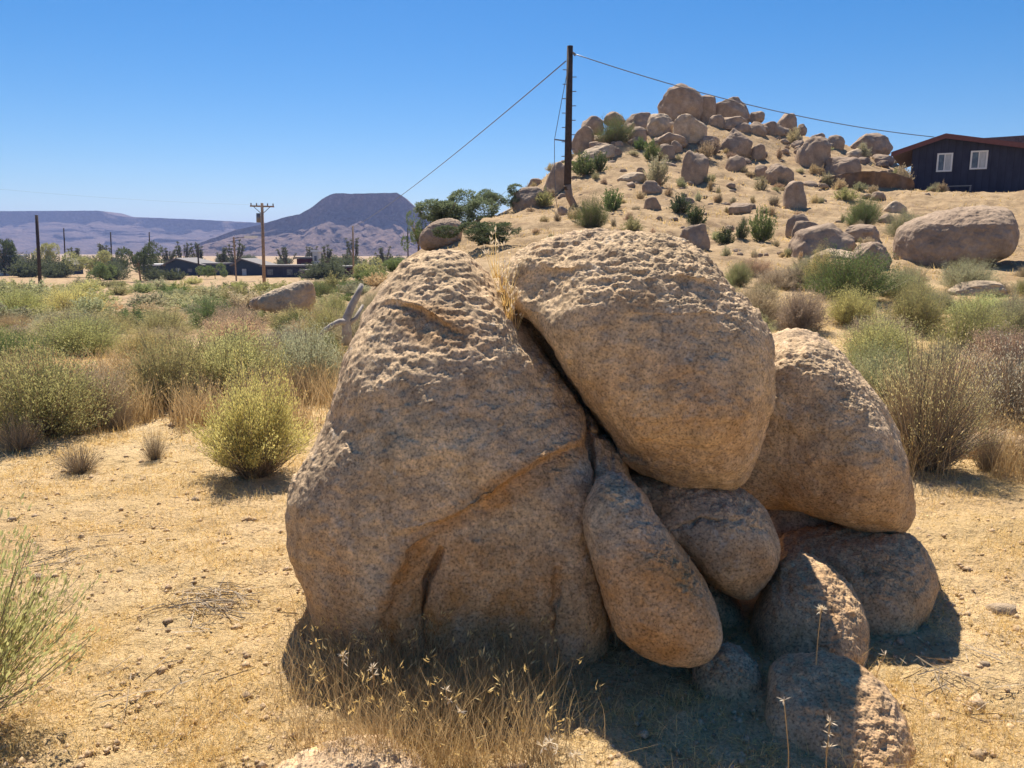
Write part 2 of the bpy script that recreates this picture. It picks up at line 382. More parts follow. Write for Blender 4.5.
boulder([(432,247),(402,256),(378,284),(362,322),(352,352),(341,395),(328,432),(305,462),(293,500),(296,540),(304,580),(322,625),(370,690),(480,735),(590,725),(612,665),(620,600),(625,540),(628,500),(620,465),(600,428),(569,392),(542,350),(511,304),(484,271),(458,249)],
  3.38, .55, .55, 3.0, cen=(470,480), lean=[(240,.24),(300,.14),(360,.03),(440,0),(560,0),(660,.04),(720,.12)],
  dents=[(490,590,55,60,0,.05),(345,560,40,90,-15,.03),(430,440,60,60,0,-.03),(575,600,25,90,0,-.03),(395,345,55,22,15,.04),(600,450,25,40,20,.02),(365,620,50,40,20,.06)],
  cracks=[([(579,380),(578,430),(580,480),(582,530),(592,590),(606,650)],2.6,.10),([(445,522),(434,548),(428,580),(431,610),(440,645)],2.3,.08),([(578,427),(596,430),(612,437)],2.0,.06),([(545,540),(542,590),(550,660)],2.5,.03),([(330,430),(312,470),(300,500)],2.5,.03)],
  ledges=[([(398,506),(440,494),(478,478),(510,452),(545,436),(580,424)],34,.035),([(380,303),(400,304),(425,310),(448,326),(472,336)],16,.05),([(380,600),(400,560),(415,520),(445,500)],40,.03)],
  stains=[(480,570,75,55,0,.95),(415,570,20,60,15,1),(510,465,75,14,-28,.9),(330,560,45,60,0,.35),(600,620,40,60,0,.4),(440,330,40,20,20,.4)],
  res=(1000,330), seed=1, label='largest boulder of the foreground pile, cracked and leaning on the left', rough=1.1)
boulder([(497,282),(504,260),(515,245),(545,235),(590,229),(645,232),(690,245),(716,262),(732,290),(756,312),(769,345),(770,385),(762,425),(752,465),(738,487),(690,484),(645,474),(622,458),(606,422),(580,385),(552,342),(520,308)],
  3.45, .52, .5, 2.9, cen=(655,365), lean=[(230,.22),(270,.10),(310,.02),(400,0),(480,.10)],
  dents=[(545,290,40,30,30,.10),(700,400,60,50,0,-.02)], cracks=[([(600,432),(622,440),(640,446)],2.2,.03)],
  ledges=[([(672,276),(700,280),(728,292)],12,.03),([(540,262),(560,270),(600,268),(610,276)],12,.02)],
  stains=[(660,410,90,50,0,.45),(640,300,20,10,0,.4)], res=(900,300), seed=2, label='big rounded boulder perched on top of the foreground pile', rough=1.15)
boulder([(755,345),(775,332),(800,330),(824,342),(852,366),(880,400),(900,440),(910,480),(913,518),(900,535),(870,533),(820,518),(780,508),(735,500),(715,450),(730,385)],
  3.8, .5, .5, 3.0, cen=(825,435), lean=[(330,.15),(350,.03),(450,0),(535,.12)], dents=[(775,470,30,60,0,.08)],
  stains=[(850,490,80,45,0,.5)], res=(760,240), seed=3, label='smooth half-dome boulder standing at the right back of the pile')
boulder([(598,480),(612,473),(627,477),(648,503),(682,555),(714,600),(727,632),(716,656),(690,668),(650,660),(620,640),(602,592),(588,545),(584,505)],
  2.72, .20, .4, 2.7, cen=(650,570), lean=[(470,.0),(520,.0),(560,0),(660,.03)], stains=[(655,600,60,60,45,.9)], res=(640,220), seed=4, label='long wedge-shaped boulder leaning diagonally against the largest one', wob=.6)
boulder([(620,468),(690,470),(742,490),(770,518),(784,548),(774,578),(752,601),(722,592),(690,560),(655,520),(625,500)],
  3.22, .3, .45, 2.4, cen=(705,530), cracks=[([(672,520),(700,508),(740,512),(775,530)],2,.02),([(668,520),(690,560),(722,598)],2.5,.03)], dents=[(690,565,18,30,-40,.05)],
  stains=[(740,560,40,30,0,.5),(660,490,30,20,0,.5)], res=(640,220), seed=5, label='rounded middle boulder wedged under the perched one', wob=.7)
boulder([(625,500),(660,520),(700,565),(740,605),(752,628),(725,632),(690,610),(640,570)], 3.3, .22, .4, 2.4, res=(420,140), seed=6, stains=[(700,600,50,40,0,.5)], label='narrow dark slab tucked under the rounded middle boulder', wob=.6)
boulder([(785,557),(812,556),(842,575),(864,605),(872,640),(866,680),(820,705),(765,690),(748,650),(752,612),(766,580)],
  3.0, .3, .3, 2.4, cen=(812,630), stains=[(810,620,90,90,0,.45)], cracks=[([(800,575),(825,590),(835,610)],3,.012)], res=(520,180), seed=7, label='rounded shaded boulder low on the right of the pile', wob=.7)
boulder([(775,535),(812,524),(860,528),(905,530),(932,552),(942,585),(930,618),(900,655),(860,690),(800,700),(770,640),(765,580)],
  3.42, .4, .4, 2.3, cen=(855,600), stains=[(855,600,120,110,0,.45)], dents=[(880,560,40,14,20,.03)], res=(640,220), seed=8, label='broad low boulder at the right foot of the pile', wob=.8)
boulder([(690,662),(700,650),(724,643),(748,652),(764,682),(758,725),(720,740),(690,725)], 2.66, .13, .2, 2.3, res=(360,120), seed=9, stains=[(725,690,40,30,0,.4)], label='small rounded rock under the tip of the wedge boulder', wob=.5)
boulder([(762,690),(766,664),(785,656),(826,656),(856,667),(890,695),(910,735),(924,790),(905,850),(850,880),(780,870),(764,800),(764,730)],
  2.30, .2, .28, 2.3, cen=(838,770), stains=[(838,760,120,120,0,.45)], lean=[(660,.06),(700,.02),(770,0)], res=(640,220), seed=10, label='rough foreground boulder cut off by the bottom edge, right of centre', rough=.85, wob=.7)
boulder([(262,785),(290,757),(330,745),(375,741),(415,752),(448,775),(470,810),(420,850),(290,850),(250,820)], 2.13, .2, .2, 2.2, cen=(360,800), res=(520,180), seed=11, label='low flat-topped boulder just rising over the bottom edge at left', rough=1.2, wob=.6)
boulder([(730,470),(800,480),(860,520),(850,600),(790,640),(720,620),(690,560)], 3.85, .3, .3, 2.4, res=(300,100), seed=14, label='filler boulder added to keep the gap under the half-dome boulder dark', wob=.6)  # added filler, hides the lit ground behind this gap so it stays dark
boulder([(478,300),(505,276),(540,282),(600,330),(650,420),(660,500),(600,520),(540,470),(490,400),(465,340)], 3.95, .3, .2, 3.2, res=(300,100), seed=12, label='filler boulder added behind the diagonal crevice of the pile to keep it dark', wob=.6)  # back-fill rock, added and shaped to close the crevice and shade it

# ------------------------------------------------------------------ generic rocks
def rock_mesh(w, d, h, seed, mat, sub=4, block=.5, slope=0):
    import bmesh
    bm = bmesh.new(); bmesh.ops.create_icosphere(bm, subdivisions=sub, radius=1)
    V = np.array([v.co[:] for v in bm.verts]); F_ = np.array([[v.index for v in f.verts] for f in bm.faces]); bm.free()
    rs = np.random.RandomState(seed)
    e = 1-block*.45; V = np.sign(V)*np.abs(V)**e; 
    a = rs.uniform(-.5, .5); ca, sa = math.cos(a), math.sin(a)
    V[:, :2] = V[:, :2]@np.array([[ca, -sa], [sa, ca]])
    for k in range(rs.randint(4, 9) if block > .2 else 2):           # planed-off faces
        nrm = rs.normal(size=3); nrm[2] = abs(nrm[2])*.6+.05; nrm /= np.linalg.norm(nrm); dd = rs.uniform(.62, .9)
        q = V@nrm-dd; V = V-np.outer(np.where(q > 0, q*.82, 0), nrm)
    sd = rs.uniform(0, 50, 3)
    n3 = .11*pnoise(V*1.1+sd)+.07*fbm(V*2.6+sd, 3)
    V = V*(1+n3)[:, None]
    V = (V-(V.max(0)+V.min(0))/2)/((V.max(0)-V.min(0))/2)
    V[:, 2] += slope*V[:, 0]*.5
    return np_mesh('rock', V*np.array([w/2, d/2, h/2]), tris=F_, mats=[mat])
def place_rock(px, py, wp, hp, label, seed, mat=None, block=.5, slope=0, cat='boulder', group='granite boulders on the hill', Y=None, dep=.85, sub=4, name='boulder', hx=1.25):
    if Y is None: x, y, z = hit(px, min(py+hp*.5, 768))
    else: y = Y; x = W(px, py, Y)[0]
    k = y/F
    x = W(px, py, y)[0]; zc = W(px, py, y)[2]; w_, h_ = wp*k, hp*k
    me = rock_mesh(w_*1.03, w_*dep, h_*hx, seed, mat or GRF, sub, block, slope)
    o = link(name, me); o.location = (x, y+w_*dep*.15, zc-h_*(hx-1)/2); o.rotation_euler = (0, 0, 0)
    tag(o, label, cat, group); return o
HR = [
 (682,103,42,37,'largest rounded boulder crowning the hill top',.1,0),
 (707,107,18,24,'upright boulder just behind the crowning boulder',.5,0),
 (731,110,39,26,'grey peaked boulder on the skyline right of the crowning one',.5,0),
 (691,128,31,27,'pale blocky boulder directly below the crowning one',.7,0),
 (733,122,30,13,'flat slab under the grey peaked skyline boulder',.7,0),
 (738,141,29,26,'squared boulder high on the slope below the flat slab',.8,0),
 (671,117,18,15,'small shaded boulder at the left foot of the crowning one',.4,0),
 (660,124,27,22,'leaning tan boulder left of the pale blocky boulder',.6,.3),
 (638,121,30,16,'long sloping slab on the left shoulder of the summit',.6,.3),
 (593,124,22,15,'rounded boulder topping the left skyline stack',.4,0),
 (583,139,21,24,'tall rounded boulder at the left edge of the hill skyline',.4,0),
 (615,117,21,11,'pair-like knobby rock behind the bright green hill bush',.4,0),
 (671,139,33,14,'wide low boulder below the leaning tan boulder',.5,0),
 (664,131,15,9,'small oval rock above the wide low boulder',.3,0),
 (696,167,25,33,'tall tombstone-shaped boulder standing mid slope',.75,0),
 (667,152,16,16,'brown rock under the wide low boulder',.5,0),
 (677,147,12,13,'small round rock beside the brown rock',.3,0),
 (638,135,17,17,'triangular rock right of the bright green hill bush',.5,0),
 (600,152,36,14,'pale slanting slab below the bright green hill bush',.6,.4),
 (556,178,24,30,'steep rock slab on the left slope behind the utility pole',.6,.8),
 (528,198,33,22,'isolated boulder at the low left end of the hill skyline',.5,.2),
 (535,183,13,9,'small rock resting on the isolated left skyline boulder',.4,0),
 (737,163,19,16,'rounded rock below the squared boulder',.5,0),
 (653,187,20,13,'low rock above the middle of the slope with a green bush over it',.5,0),
 (653,204,17,13,'small squared rock sunk in the lower slope',.7,0),
 (696,237,30,26,'smooth domed boulder at the foot of the slope above the pile',.3,0),
 (632,177,27,10,'thin pale ledge rock on the open slope',.6,0),
 (740,208,23,11,'flat rock on the bare lower slope right of the dark bushes',.5,0),
 (718,121,18,12,'small boulder between the blocky and the peaked ones',.5,0),
 (563,210,10,8,'fist-like little rock at the foot of the utility pole',.4,0),
 (709,141,20,10,'thin slab between the blocky and the squared boulders',.6,0),
 (758,116,14,10,'small round skyline boulder right of the peaked one',.4,0),
 (787,122,24,17,'angular skyline boulder right of the summit group',.7,0),
 (775,128,20,13,'low boulder in front of the angular skyline boulder',.5,0),
 (757,128,20,13,'wide boulder below the small round skyline boulder',.5,0),
 (815,152,33,32,'large square boulder on the right slope of the hill',.7,0),
 (846,167,32,20,'dark sloping boulder right of the large square one',.5,-.2),
 (836,142,18,14,'rounded boulder on the skyline above the dark sloping one',.5,0),
 (872,144,40,22,'big dark domed boulder at the right end of the skyline',.15,0),
 (857,153,18,10,'pale flat rock at the foot of the dark domed boulder',.5,0),
 (781,174,28,21,'rounded boulder mid slope left below the large square one',.4,0),
 (759,151,14,14,'small block right of the squared boulder',.7,0),
 (796,195,23,28,'upright grey boulder standing low on the right slope',.5,0),
 (761,171,14,12,'small rock left of the rounded mid slope boulder',.5,0),
 (799,225,22,23,'dark boulder leaning over the low cluster',.5,0),
 (884,159,20,11,'low rock right under the dark domed boulder',.5,0),
 (802,129,11,10,'tiny skyline boulder right of the angular one',.4,0),
 (820,137,11,8,'tiny dark rock on the falling skyline',.4,0),
 (824,241,60,34,'long sloping boulder at the left of the low cluster',.5,.5),
 (806,231,26,20,'rounded boulder behind the long sloping one',.4,0),
 (864,233,40,18,'broad low boulder at the back of the low cluster',.5,0),
 (874,256,38,28,'rounded boulder touching the huge oblong one',.4,0),
 (838,254,50,12,'pale flat slab at the front of the low cluster',.6,0),
 (896,208,20,15,'pale lumpy rock on the earth bank below the house',.4,0),
 (983,288,56,15,'low pale rock between yellow bushes below the huge oblong boulder',.6,0),
]
for i, (px, py, w_, h_, lb, bl, sl_) in enumerate(HR):
    place_rock(px, py, w_, h_, lb, 100+i, GRF2 if 'pale' in lb else GRF, bl, sl_, sub=5 if w_ > 26 else 4)
# huge oblong boulder
def outline_rock(out, Y, tf, tb, label, seed, group, mat=GRF, n=2.6, res=(320, 90), cen=None, lean=None):
    global GR
    g = GR; GR = mat; o = boulder(out, Y, tf, tb, n, cen, lean, res=res, seed=seed, label=label, rough=.8, wob=1.5, group=group); GR = g; return o
outline_rock([(893,238),(900,224),(930,212),(965,206),(1000,204),(1014,210),(1019,230),(1018,250),(1000,262),(940,275),(905,272),(894,262)], 21.5, 1.1, 1.2, 'huge oblong boulder with a sunlit flat top below the house', 31, 'granite boulders on the hill', GRF, 3, cen=(955,240), lean=[(204,1.0),(225,.3),(270,0)])
outline_rock([(255,304),(262,295),(285,286),(306,279),(314,284),(316,302),(310,314),(268,314)], 24, .5, .6, 'tan slanted boulder on the brushy flat at left', 32, 'boulders among the brush', GRF2, cen=(288,300))
outline_rock([(249,302),(254,297),(262,296),(266,306),(258,310),(250,308)], 25, .2, .3, 'small dark rock at the left foot of the slanted boulder', 33, 'boulders among the brush', GRF, res=(120, 40))
outline_rock([(418,244),(422,230),(436,220),(455,218),(463,224),(462,240),(450,250),(425,252)], 30, .8, .9, 'brown wedge boulder below the feathery trees behind the pile', 34, 'boulders among the brush', GRF, cen=(440,236))
outline_rock([(905,440),(935,434),(958,431),(1000,434),(1060,436),(1150,440),(1150,480),(1000,482),(925,476),(905,465)], 5.9, .3, .5, 'low flat boulder with a bright rim behind dry stalks at right', 35, 'boulders among the brush', GR, 3, res=(420, 120), cen=(1010,458))
rs = np.random.RandomState(21); RJ = [rock_mesh(1, .9, .85, 880+i, GRF, 4, .5) for i in range(8)]
for i in range(64):
    px = rs.uniform(578, 850) if i < 46 else rs.uniform(740, 900); sk = np.interp(px, [578, 620, 660, 700, 760, 800, 850, 900], [150, 128, 112, 108, 122, 134, 152, 168]); py = sk+abs(rs.normal())*(16 if i < 46 else 34)
    x, y, z = hit(px, py+3)
    if y > 66 or y < 30: continue
    o = link('boulder', RJ[i % 8]); w_ = rs.uniform(7, 17)*y/F; o.location = (x, y, z+w_*.12); o.scale = (w_, w_, w_*rs.uniform(.6, .95)); o.rotation_euler = (0, 0, rs.uniform(0, 6)); tag(o, 'medium rock wedged in the boulder jumble of the hill top', 'boulder', 'rocks of the hill top jumble')
# small loose rocks on the slope
rs = np.random.RandomState(11); RK = [rock_mesh(1, .9, .8, 900+i, GRF, 3, .5) for i in range(6)]
for i in range(190):
    px = rs.uniform(560, 930); py = rs.uniform(135, 262)
    x, y, z = hit(px, py)
    if y > 64 or y < 15: continue
    o = link('stone', RK[i % 6]); o.location = (x, y, z); s = rs.uniform(.15, .45)*(y/45)*(2.2 if rs.uniform() < .16 else 1)
    o.scale = (s*rs.uniform(.8, 1.5), s, s*rs.uniform(.6, 1)); o.rotation_euler = (0, 0, rs.uniform(0, 6))
    tag(o, 'small loose stone half sunk in the dry slope of the hill', 'stone', 'small stones on the hill slope')

# ------------------------------------------------------------------ vegetation
def ribbons(P, wd, taper=.2, rs=RNG):
    """P: (n,k,3) points; returns verts, quads"""
    n, k, _ = P.shape
    d = P[:, -1]-P[:, 0]; r = rs.normal(size=(n, 3)); s = np.cross(d, r); s /= np.maximum(np.linalg.norm(s, axis=1), 1e-9)[:, None]
    ww = np.linspace(1, taper, k)[None, :, None]*np.asarray(wd).reshape(-1, 1, 1)*.5
    V = np.stack([P-s[:, None]*ww, P+s[:, None]*ww], 2).reshape(-1, 3)
    b = (np.arange(n)*2*k)[:, None]+2*np.arange(k-1)[None, :]
    Q = np.stack([b, b+1, b+3, b+2], -1).reshape(-1, 4); return V, Q
def leaves(C, D, L, Wd, rs):
    n = len(C); r = rs.normal(size=(n, 3)); s = np.cross(D, r); s /= np.maximum(np.linalg.norm(s, axis=1), 1e-9)[:, None]
    D = D/np.linalg.norm(D, axis=1)[:, None]; L = np.asarray(L).reshape(-1, 1); Wd = np.asarray(Wd).reshape(-1, 1)
    V = np.stack([C, C+D*L*.5+s*Wd*.5, C+D*L, C+D*L*.5-s*Wd*.5], 1).reshape(-1, 3)
    Q = np.arange(4*n).reshape(-1, 4); return V, Q
def shrub_parts(seed, ns=260, nl=2600, ls=.05, spread=1.0, low=.25, sw=.012, curve=.3, fine=.3, stick=0, rag=.25):
    """unit shrub: height 1, radius about .55. returns (stemsV,Q),(leavesV,Q)"""
    rs = np.random.RandomState(seed)
    k = 5; az = rs.uniform(0, 2*PI, ns); el = np.arccos(rs.uniform(0, 1, ns)**.75)*spread*.95
    lobe = 1+.42*pnoise(np.stack([np.cos(az)*2.0, np.sin(az)*2.0, el*2.0+seed*1.7], -1))+rs.uniform(-.12, .08, ns)
    lobe = lobe*(1-rag*np.clip(pnoise(np.stack([np.cos(az)*4+seed, np.sin(az)*4, el*4], -1))*2, -.15, 1)); keep = rs.uniform(0, 1, ns) < .06; lobe = np.where(keep, lobe+rs.uniform(.05, .3, ns), lobe)
    R = .55; tip = np.stack([np.sin(el)*np.cos(az)*R, np.sin(el)*np.sin(az)*R, np.cos(el)*.85+.12], -1)*lobe[:, None]
    base = np.stack([np.cos(az), np.sin(az), 0*az], -1)*rs.uniform(0, .09, ns)[:, None]
    t = np.linspace(0, 1, k)[None, :, None]
    mid = base[:, None]+(tip-base)[:, None]*t; mid[..., 2] += (curve*np.sin(t[..., 0]*PI)*np.linalg.norm(tip[:, :2]-base[:, :2], axis=1)[:, None]*-.35)
    mid[:, 1:] += rs.normal(size=(ns, k-1, 3))*.018
    mid[..., 2] = np.maximum(mid[..., 2], 0)
    SV, SQ = ribbons(mid, sw*rs.uniform(.5, 1.3, ns), .3, rs)
    # leaves along stems
    i = rs.randint(0, ns, nl); f = low+(1-low)*rs.uniform(0, 1, nl)**.55; q = f*(k-1); a = np.minimum(q.astype(int), k-2)
    C = mid[i, a]+(mid[i, a+1]-mid[i, a])*(q-a)[:, None]; D0 = mid[i, a+1]-mid[i, a]; D0 /= np.maximum(np.linalg.norm(D0, axis=1), 1e-9)[:, None]
    C = C+rs.normal(size=(nl, 3))*.028*f[:, None]
    D = D0+rs.normal(size=(nl, 3))*fine+np.array([0, 0, .35])
    LV, LQ = leaves(C, D, ls*rs.uniform(.5, 1.4, nl), ls*.28*rs.uniform(.6, 1.4, nl)*(1+stick), rs)
    return (SV, SQ), (LV, LQ)
def shrub_single(seed, **k):
    (a, b), (c, d) = shrub_parts(seed, **k)
    V = np.vstack([a, c]); Q = np.vstack([b, d+len(a)]); me = np_mesh('shrub', V, Q, smooth=False, mats=[TWIG, LEAF], qmat=np.r_[np.zeros(len(b), int), np.ones(len(d), int)]); return me
FAR = [shrub_single(20+i, ns=110, nl=4800, ls=.062, sw=.014, fine=.6, low=.15, stick=.7) for i in range(7)]
MID = [shrub_single(40+i, ns=800, nl=26000, ls=.026, sw=.007, fine=.4, low=.25, stick=.2) for i in range(6)]
DRY = [shrub_single(60+i, ns=600, nl=700, ls=.03, sw=.008, fine=.6, low=.4) for i in range(3)]
C_GREY = (.40, .39, .24); C_OLIVE = (.35, .35, .16); C_GREEN = (.15, .20, .075); C_DK = (.085, .11, .055); C_YEL = (.52, .49, .22); C_BR = (.40, .32, .22); C_STR = (.52, .42, .26)
def jit(c, rs, a=.18): k = 1+rs.uniform(-a, a); return tuple(min(1, v*k*(1+rs.uniform(-.08, .08))) for v in c)+(1,)
def put_shrub(px, pb, wp, hp, color, lib, label, group, rs, Y=None, name='shrub', cat='shrub'):
    if Y is None: x, y, z = hit(px, pb)
    else: x, y = W(px, pb, Y)[0], Y; z = hz(x, y)
    k = y/F
    o = link(name, lib[rs.randint(len(lib))]); o.location = (x, y, z-.03*hp*k); o.rotation_euler = (0, 0, rs.uniform(0, 6.28))
    o.scale = (wp*k/1.15, wp*k/1.15*.9, hp*k*1.05); o.color = jit(color, rs); tag(o, label, cat, group); return o
rs = np.random.RandomState(77)
G_H = 'bushes on the rocky hill'
for (px, py, w_, h_, c, lb) in [
 (614,133,44,24,C_GREEN,'bright green bush among the boulders left of the summit'),
 (584,166,30,20,C_GREEN,'green bush on the upper slope right beside the pole'),
 (600,163,18,18,C_DK,'dark round bush above the bare slope near the pole'),
 (652,152,19,18,C_GREEN,'round green bush under the wide low boulder'),
 (640,145,15,11,C_GREEN,'small green bush left of the round one under the summit'),
 (657,172,27,28,C_GREY,'pale green bush in the centre of the open slope'),
 (611,201,26,22,C_GREEN,'green bush low on the slope right of the pole'),
 (592,216,38,26,C_GREEN,'wide green bush at the base of the leaning pole'),
 (680,205,27,19,C_DK,'dark green bush left of a pair on the lower slope'),
 (696,217,23,20,C_DK,'dark green bush right of a pair on the lower slope'),
 (725,238,21,19,C_DK,'small dark bush right of the smooth domed boulder'),
 (741,232,15,17,C_DK,'smallest dark bush between two others on the lower slope'),
 (762,227,28,30,C_GREEN,'tall green bush on the lower slope casting a dark shadow'),
 (632,226,22,13,C_OLIVE,'low olive bush just above the perched boulder'),
 (705,152,17,15,C_BR,'brown dry bush right of the tombstone boulder'),
 (715,148,14,14,C_BR,'dry bush under the squared boulder'),
 (794,137,16,15,C_GREY,'grey bush on the ridge above the large square boulder'),
 (862,213,38,28,C_GREEN,'vivid green bush on the earth bank left of the house'),
 (761,185,13,14,C_GREY,'small grey bush left of the upright grey boulder'),
 (903,226,42,24,C_GREY,'grey green bush above the left end of the huge oblong boulder'),
 (862,152,18,13,C_GREY,'pale bush in front of the dark domed boulder'),
 (827,180,14,13,C_BR,'tiny brown bush above the cut bank'),
 (901,178,22,20,C_BR,'brown bush at the left corner of the dark house'),
 (845,195,24,12,C_OLIVE,'low olive bush left of the vivid green one'),
 (850,277,96,44,C_GREEN,'largest green bush in front of the low boulder cluster'),
 (820,270,40,34,C_YEL,'yellow green bush at the left of the largest green one'),
 (900,284,64,28,C_GREY,'grey green bush below the huge oblong boulder'),
 (968,277,68,28,C_GREY,'wide sage bush leaning on the front of the huge oblong boulder'),
 (795,278,24,20,C_BR,'brown dry bush left of the largest green one'),
 (738,275,36,24,C_OLIVE,'pale olive bush at the slope foot beside the perched boulder'),
 (985,308,80,22,C_YEL,'bright yellow green bush in front of the low pale rock'),
 (840,185,16,10,C_STR,'straw coloured bush over the cut bank'),
 (545,200,20,14,C_OLIVE,'olive bush right of the isolated left skyline boulder'),
 (575,214,16,10,C_STR,'straw tuft around the foot of the leaning pole')]:
    put_shrub(px, py+h_*.48, w_, h_, c, MID if w_ > 30 else FAR, lb, G_H, rs)
for i in range(140):
    px = rs.uniform(520, 960); py = rs.uniform(150, 262); x, y, z = hit(px, py)
    if y > 62 or y < 14: continue
    put_shrub(px, py, rs.uniform(5, 14), rs.uniform(4, 10), [C_STR, C_BR, C_GREY][rs.randint(3)], FAR, 'little dry tuft on the bare hill slope', 'dry tufts on the hill slope', rs, name='grass_tuft', cat='tuft')

# brush of the flat: individual bushes scattered, sorted by distance, thinned by spacing
taken = []
def scatter(n, px0, px1, ya, yb, cols_, wr, hr, label, group, mind=.55, avoid=()):
    k = 0; tries = 0
    while k < n and tries < n*30:
        tries += 1
        Y = math.exp(rs.uniform(math.log(ya), math.log(yb))); px = rs.uniform(px0, px1); x = (px-512)/F*Y
        wd = rs.uniform(*wr); ht = wd*rs.uniform(*hr)
        if any((x-a)**2+(Y-b)**2 < (mind*(wd+r_))**2 for a, b, r_ in taken): continue
        if any((px-a)**2/r1**2+((Y-b)/r2)**2 < 1 for a, b, r1, r2 in avoid): continue
        if pnoise(np.array([[x*.11, Y*.11, 3.]]))[0] < -.25: continue
        taken.append((x, Y, wd)); lib = MID if Y < 22 else FAR
        o = link('shrub', lib[rs.randint(len(lib))]); z = hz(x, Y); o.location = (x, Y, z-.04)
        o.scale = (wd/1.1, wd/1.1, ht); o.rotation_euler = (0, 0, rs.uniform(0, 6.28))
        c = cols_[rs.randint(len(cols_))]; o.color = jit(c, rs, .25); tag(o, label, 'shrub', group); k += 1
BIG = [ # px, base py, w, h, colour, label
 (40,436,150,92,C_OLIVE,'large dark olive bush at the left edge above the dry clearing'),
 (100,425,70,60,C_BR,'brownish bush at the right flank of the large left-edge bush'),
 (170,404,100,66,C_OLIVE,'broad olive bush left of the seed-tipped thicket'),
 (235,398,120,70,C_YEL,'broad yellow olive bush in the middle of the left thicket'),
 (310,392,100,64,C_GREY,'grey green bush behind the large boulder, end of the left thicket'),
 (80,356,110,38,C_YEL,'pale yellow green bush beyond the large left-edge bush'),
 (15,372,80,40,C_GREEN,'green bush cut by the left edge, behind the dark olive one'),
 (215,330,70,30,C_GREEN,'mid green bush below the slanted boulder'),
 (330,342,60,36,C_YEL,'pale bush just left of the grey dead trunk'),
 (320,300,44,17,C_GREEN,'green bush right of the slanted boulder'),
 (335,322,44,26,C_OLIVE,'olive bush below the green one near the dead trunk'),
 (20,320,70,30,C_YEL,'lime green bush at the far left of the flat'),
 (75,315,70,26,C_YEL,'lime green bush on the flat near the left pole'),
 (880,366,84,48,C_YEL,'olive green bush right behind the half-dome boulder'),
 (915,330,70,40,C_OLIVE,'olive bush uphill of the half-dome boulder'),
 (970,352,90,46,C_OLIVE,'wide olive bush in the middle of the right thicket'),
 (800,332,56,42,C_BR,'greyish twiggy bush above the half-dome boulder'),
 (850,325,56,36,C_YEL,'pale green bush in the gap above the right thicket'),
 (1010,340,60,40,C_GREY,'grey bush cut by the right edge uphill')]
for (px, pb, w_, h_, c, lb) in BIG:
    o = put_shrub(px, pb, w_, h_, c, MID, lb, 'bushes of the brushy flat', rs); taken.append((o.location.x, o.location.y, w_*o.location.y/F))
scatter(12, -120, 330, 8.5, 14, [C_OLIVE, C_GREY, C_YEL, C_BR], (.6, 1.0), (.42, .6), 'knee-high bush in the near thicket left of the pile', 'bushes of the near left thicket', .42)
scatter(70, -100, 400, 14, 34, [C_OLIVE, C_GREY, C_YEL, C_GREEN, C_GREY, C_BR, C_STR], (.9, 1.7), (.34, .5), 'rounded bush on the middle of the brushy flat', 'bushes on the middle flat', .46)
scatter(95, -100, 420, 34, 110, [C_OLIVE, C_GREY, C_GREEN, C_GREY, C_YEL, C_OLIVE], (1.4, 3.2), (.3, .5), 'small far bush on the distant part of the flat', 'far bushes on the flat', .45)
scatter(44, 745, 1100, 7.6, 19, [C_OLIVE, C_GREY, C_YEL, C_OLIVE, C_STR, C_BR], (.55, 1.05), (.42, .62), 'rounded bush in the thicket right of the pile', 'bushes of the right thicket', .40)
scatter(6, 440, 740, 7, 24, [C_OLIVE, C_GREY], (.8, 1.4), (.5, .7), 'bush hidden behind the boulder pile', 'bushes behind the pile', .5)

ORD = ['first', 'second', 'third', 'fourth', 'fifth', 'sixth', 'seventh', 'eighth', 'ninth', 'tenth', 'eleventh', 'twelfth', 'thirteenth', 'fourteenth', 'fifteenth', 'sixteenth', 'seventeenth', 'eighteenth', 'nineteenth', 'twentieth']
def relabel(group, rows, place):
    L = [o for o in col.objects if o.get('group') == group]; buckets = {}
    for o in L:
        p = proj(np.array([list(o.location)])); px = float(p[0][0]); Y = o.location.y
        if px < 0 or px > 1024: o['label'] = f'bush of {place} just outside the photo edge'; continue
        c = o.color; r_, g_, b_ = c[0], c[1], c[2]
        cn = 'straw coloured' if r_ > g_*1.15 and r_ > .46 else 'brown' if r_ > g_*1.1 else 'yellow green' if b_ < g_*.42 and r_ > .3 else 'dark green' if r_ < g_*.84 else 'grey green' if b_ > g_*.5 else 'olive'
        row = next(n_ for lim, n_ in rows if Y < lim); buckets.setdefault((cn, row), []).append((px, o))
    for (cn, row), B in buckets.items():
        B.sort(key=lambda q: q[0])
        for k, (px, o) in enumerate(B):
            o['label'] = (f'only {cn} bush in the {row} of {place}' if len(B) == 1 else f'{ORD[k]} {cn} bush from left, {row} of {place}')
relabel('bushes of the near left thicket', [(11, 'front row'), (99, 'back row')], 'the near left thicket')
relabel('bushes on the middle flat', [(17, 'front row'), (21.5, 'second row'), (27, 'third row'), (99, 'last row')], 'the middle flat')
relabel('bushes of the right thicket', [(11, 'front row'), (14, 'middle row'), (99, 'back row')], 'the thicket right of the pile')
def detail_shrub(px, pb, wp, hp, color, label, seed, Y=None, **kw):
    if Y is None: x, y, z = hit(px, pb)
    else: x, y = W(px, pb, Y)[0], Y; z = hz(x, y)
    k = y/F; (a, b), (c, d) = shrub_parts(seed, **kw)
    S = np.array([wp*k/1.1, wp*k/1.1*.9, hp*k*1.02])
    r = empty('shrub', (x, y, z-.02)); tag(r, label, 'shrub', 'large bushes around the pile')
    link('stems', np_mesh('stems', a*S, b, smooth=False, mats=[TWIG]), r)
    o = link('foliage', np_mesh('foliage', c*S, d, smooth=False, mats=[LEAF]), r); o.color = (*color, 1)
    taken.append((x, y, wp*k)); return r
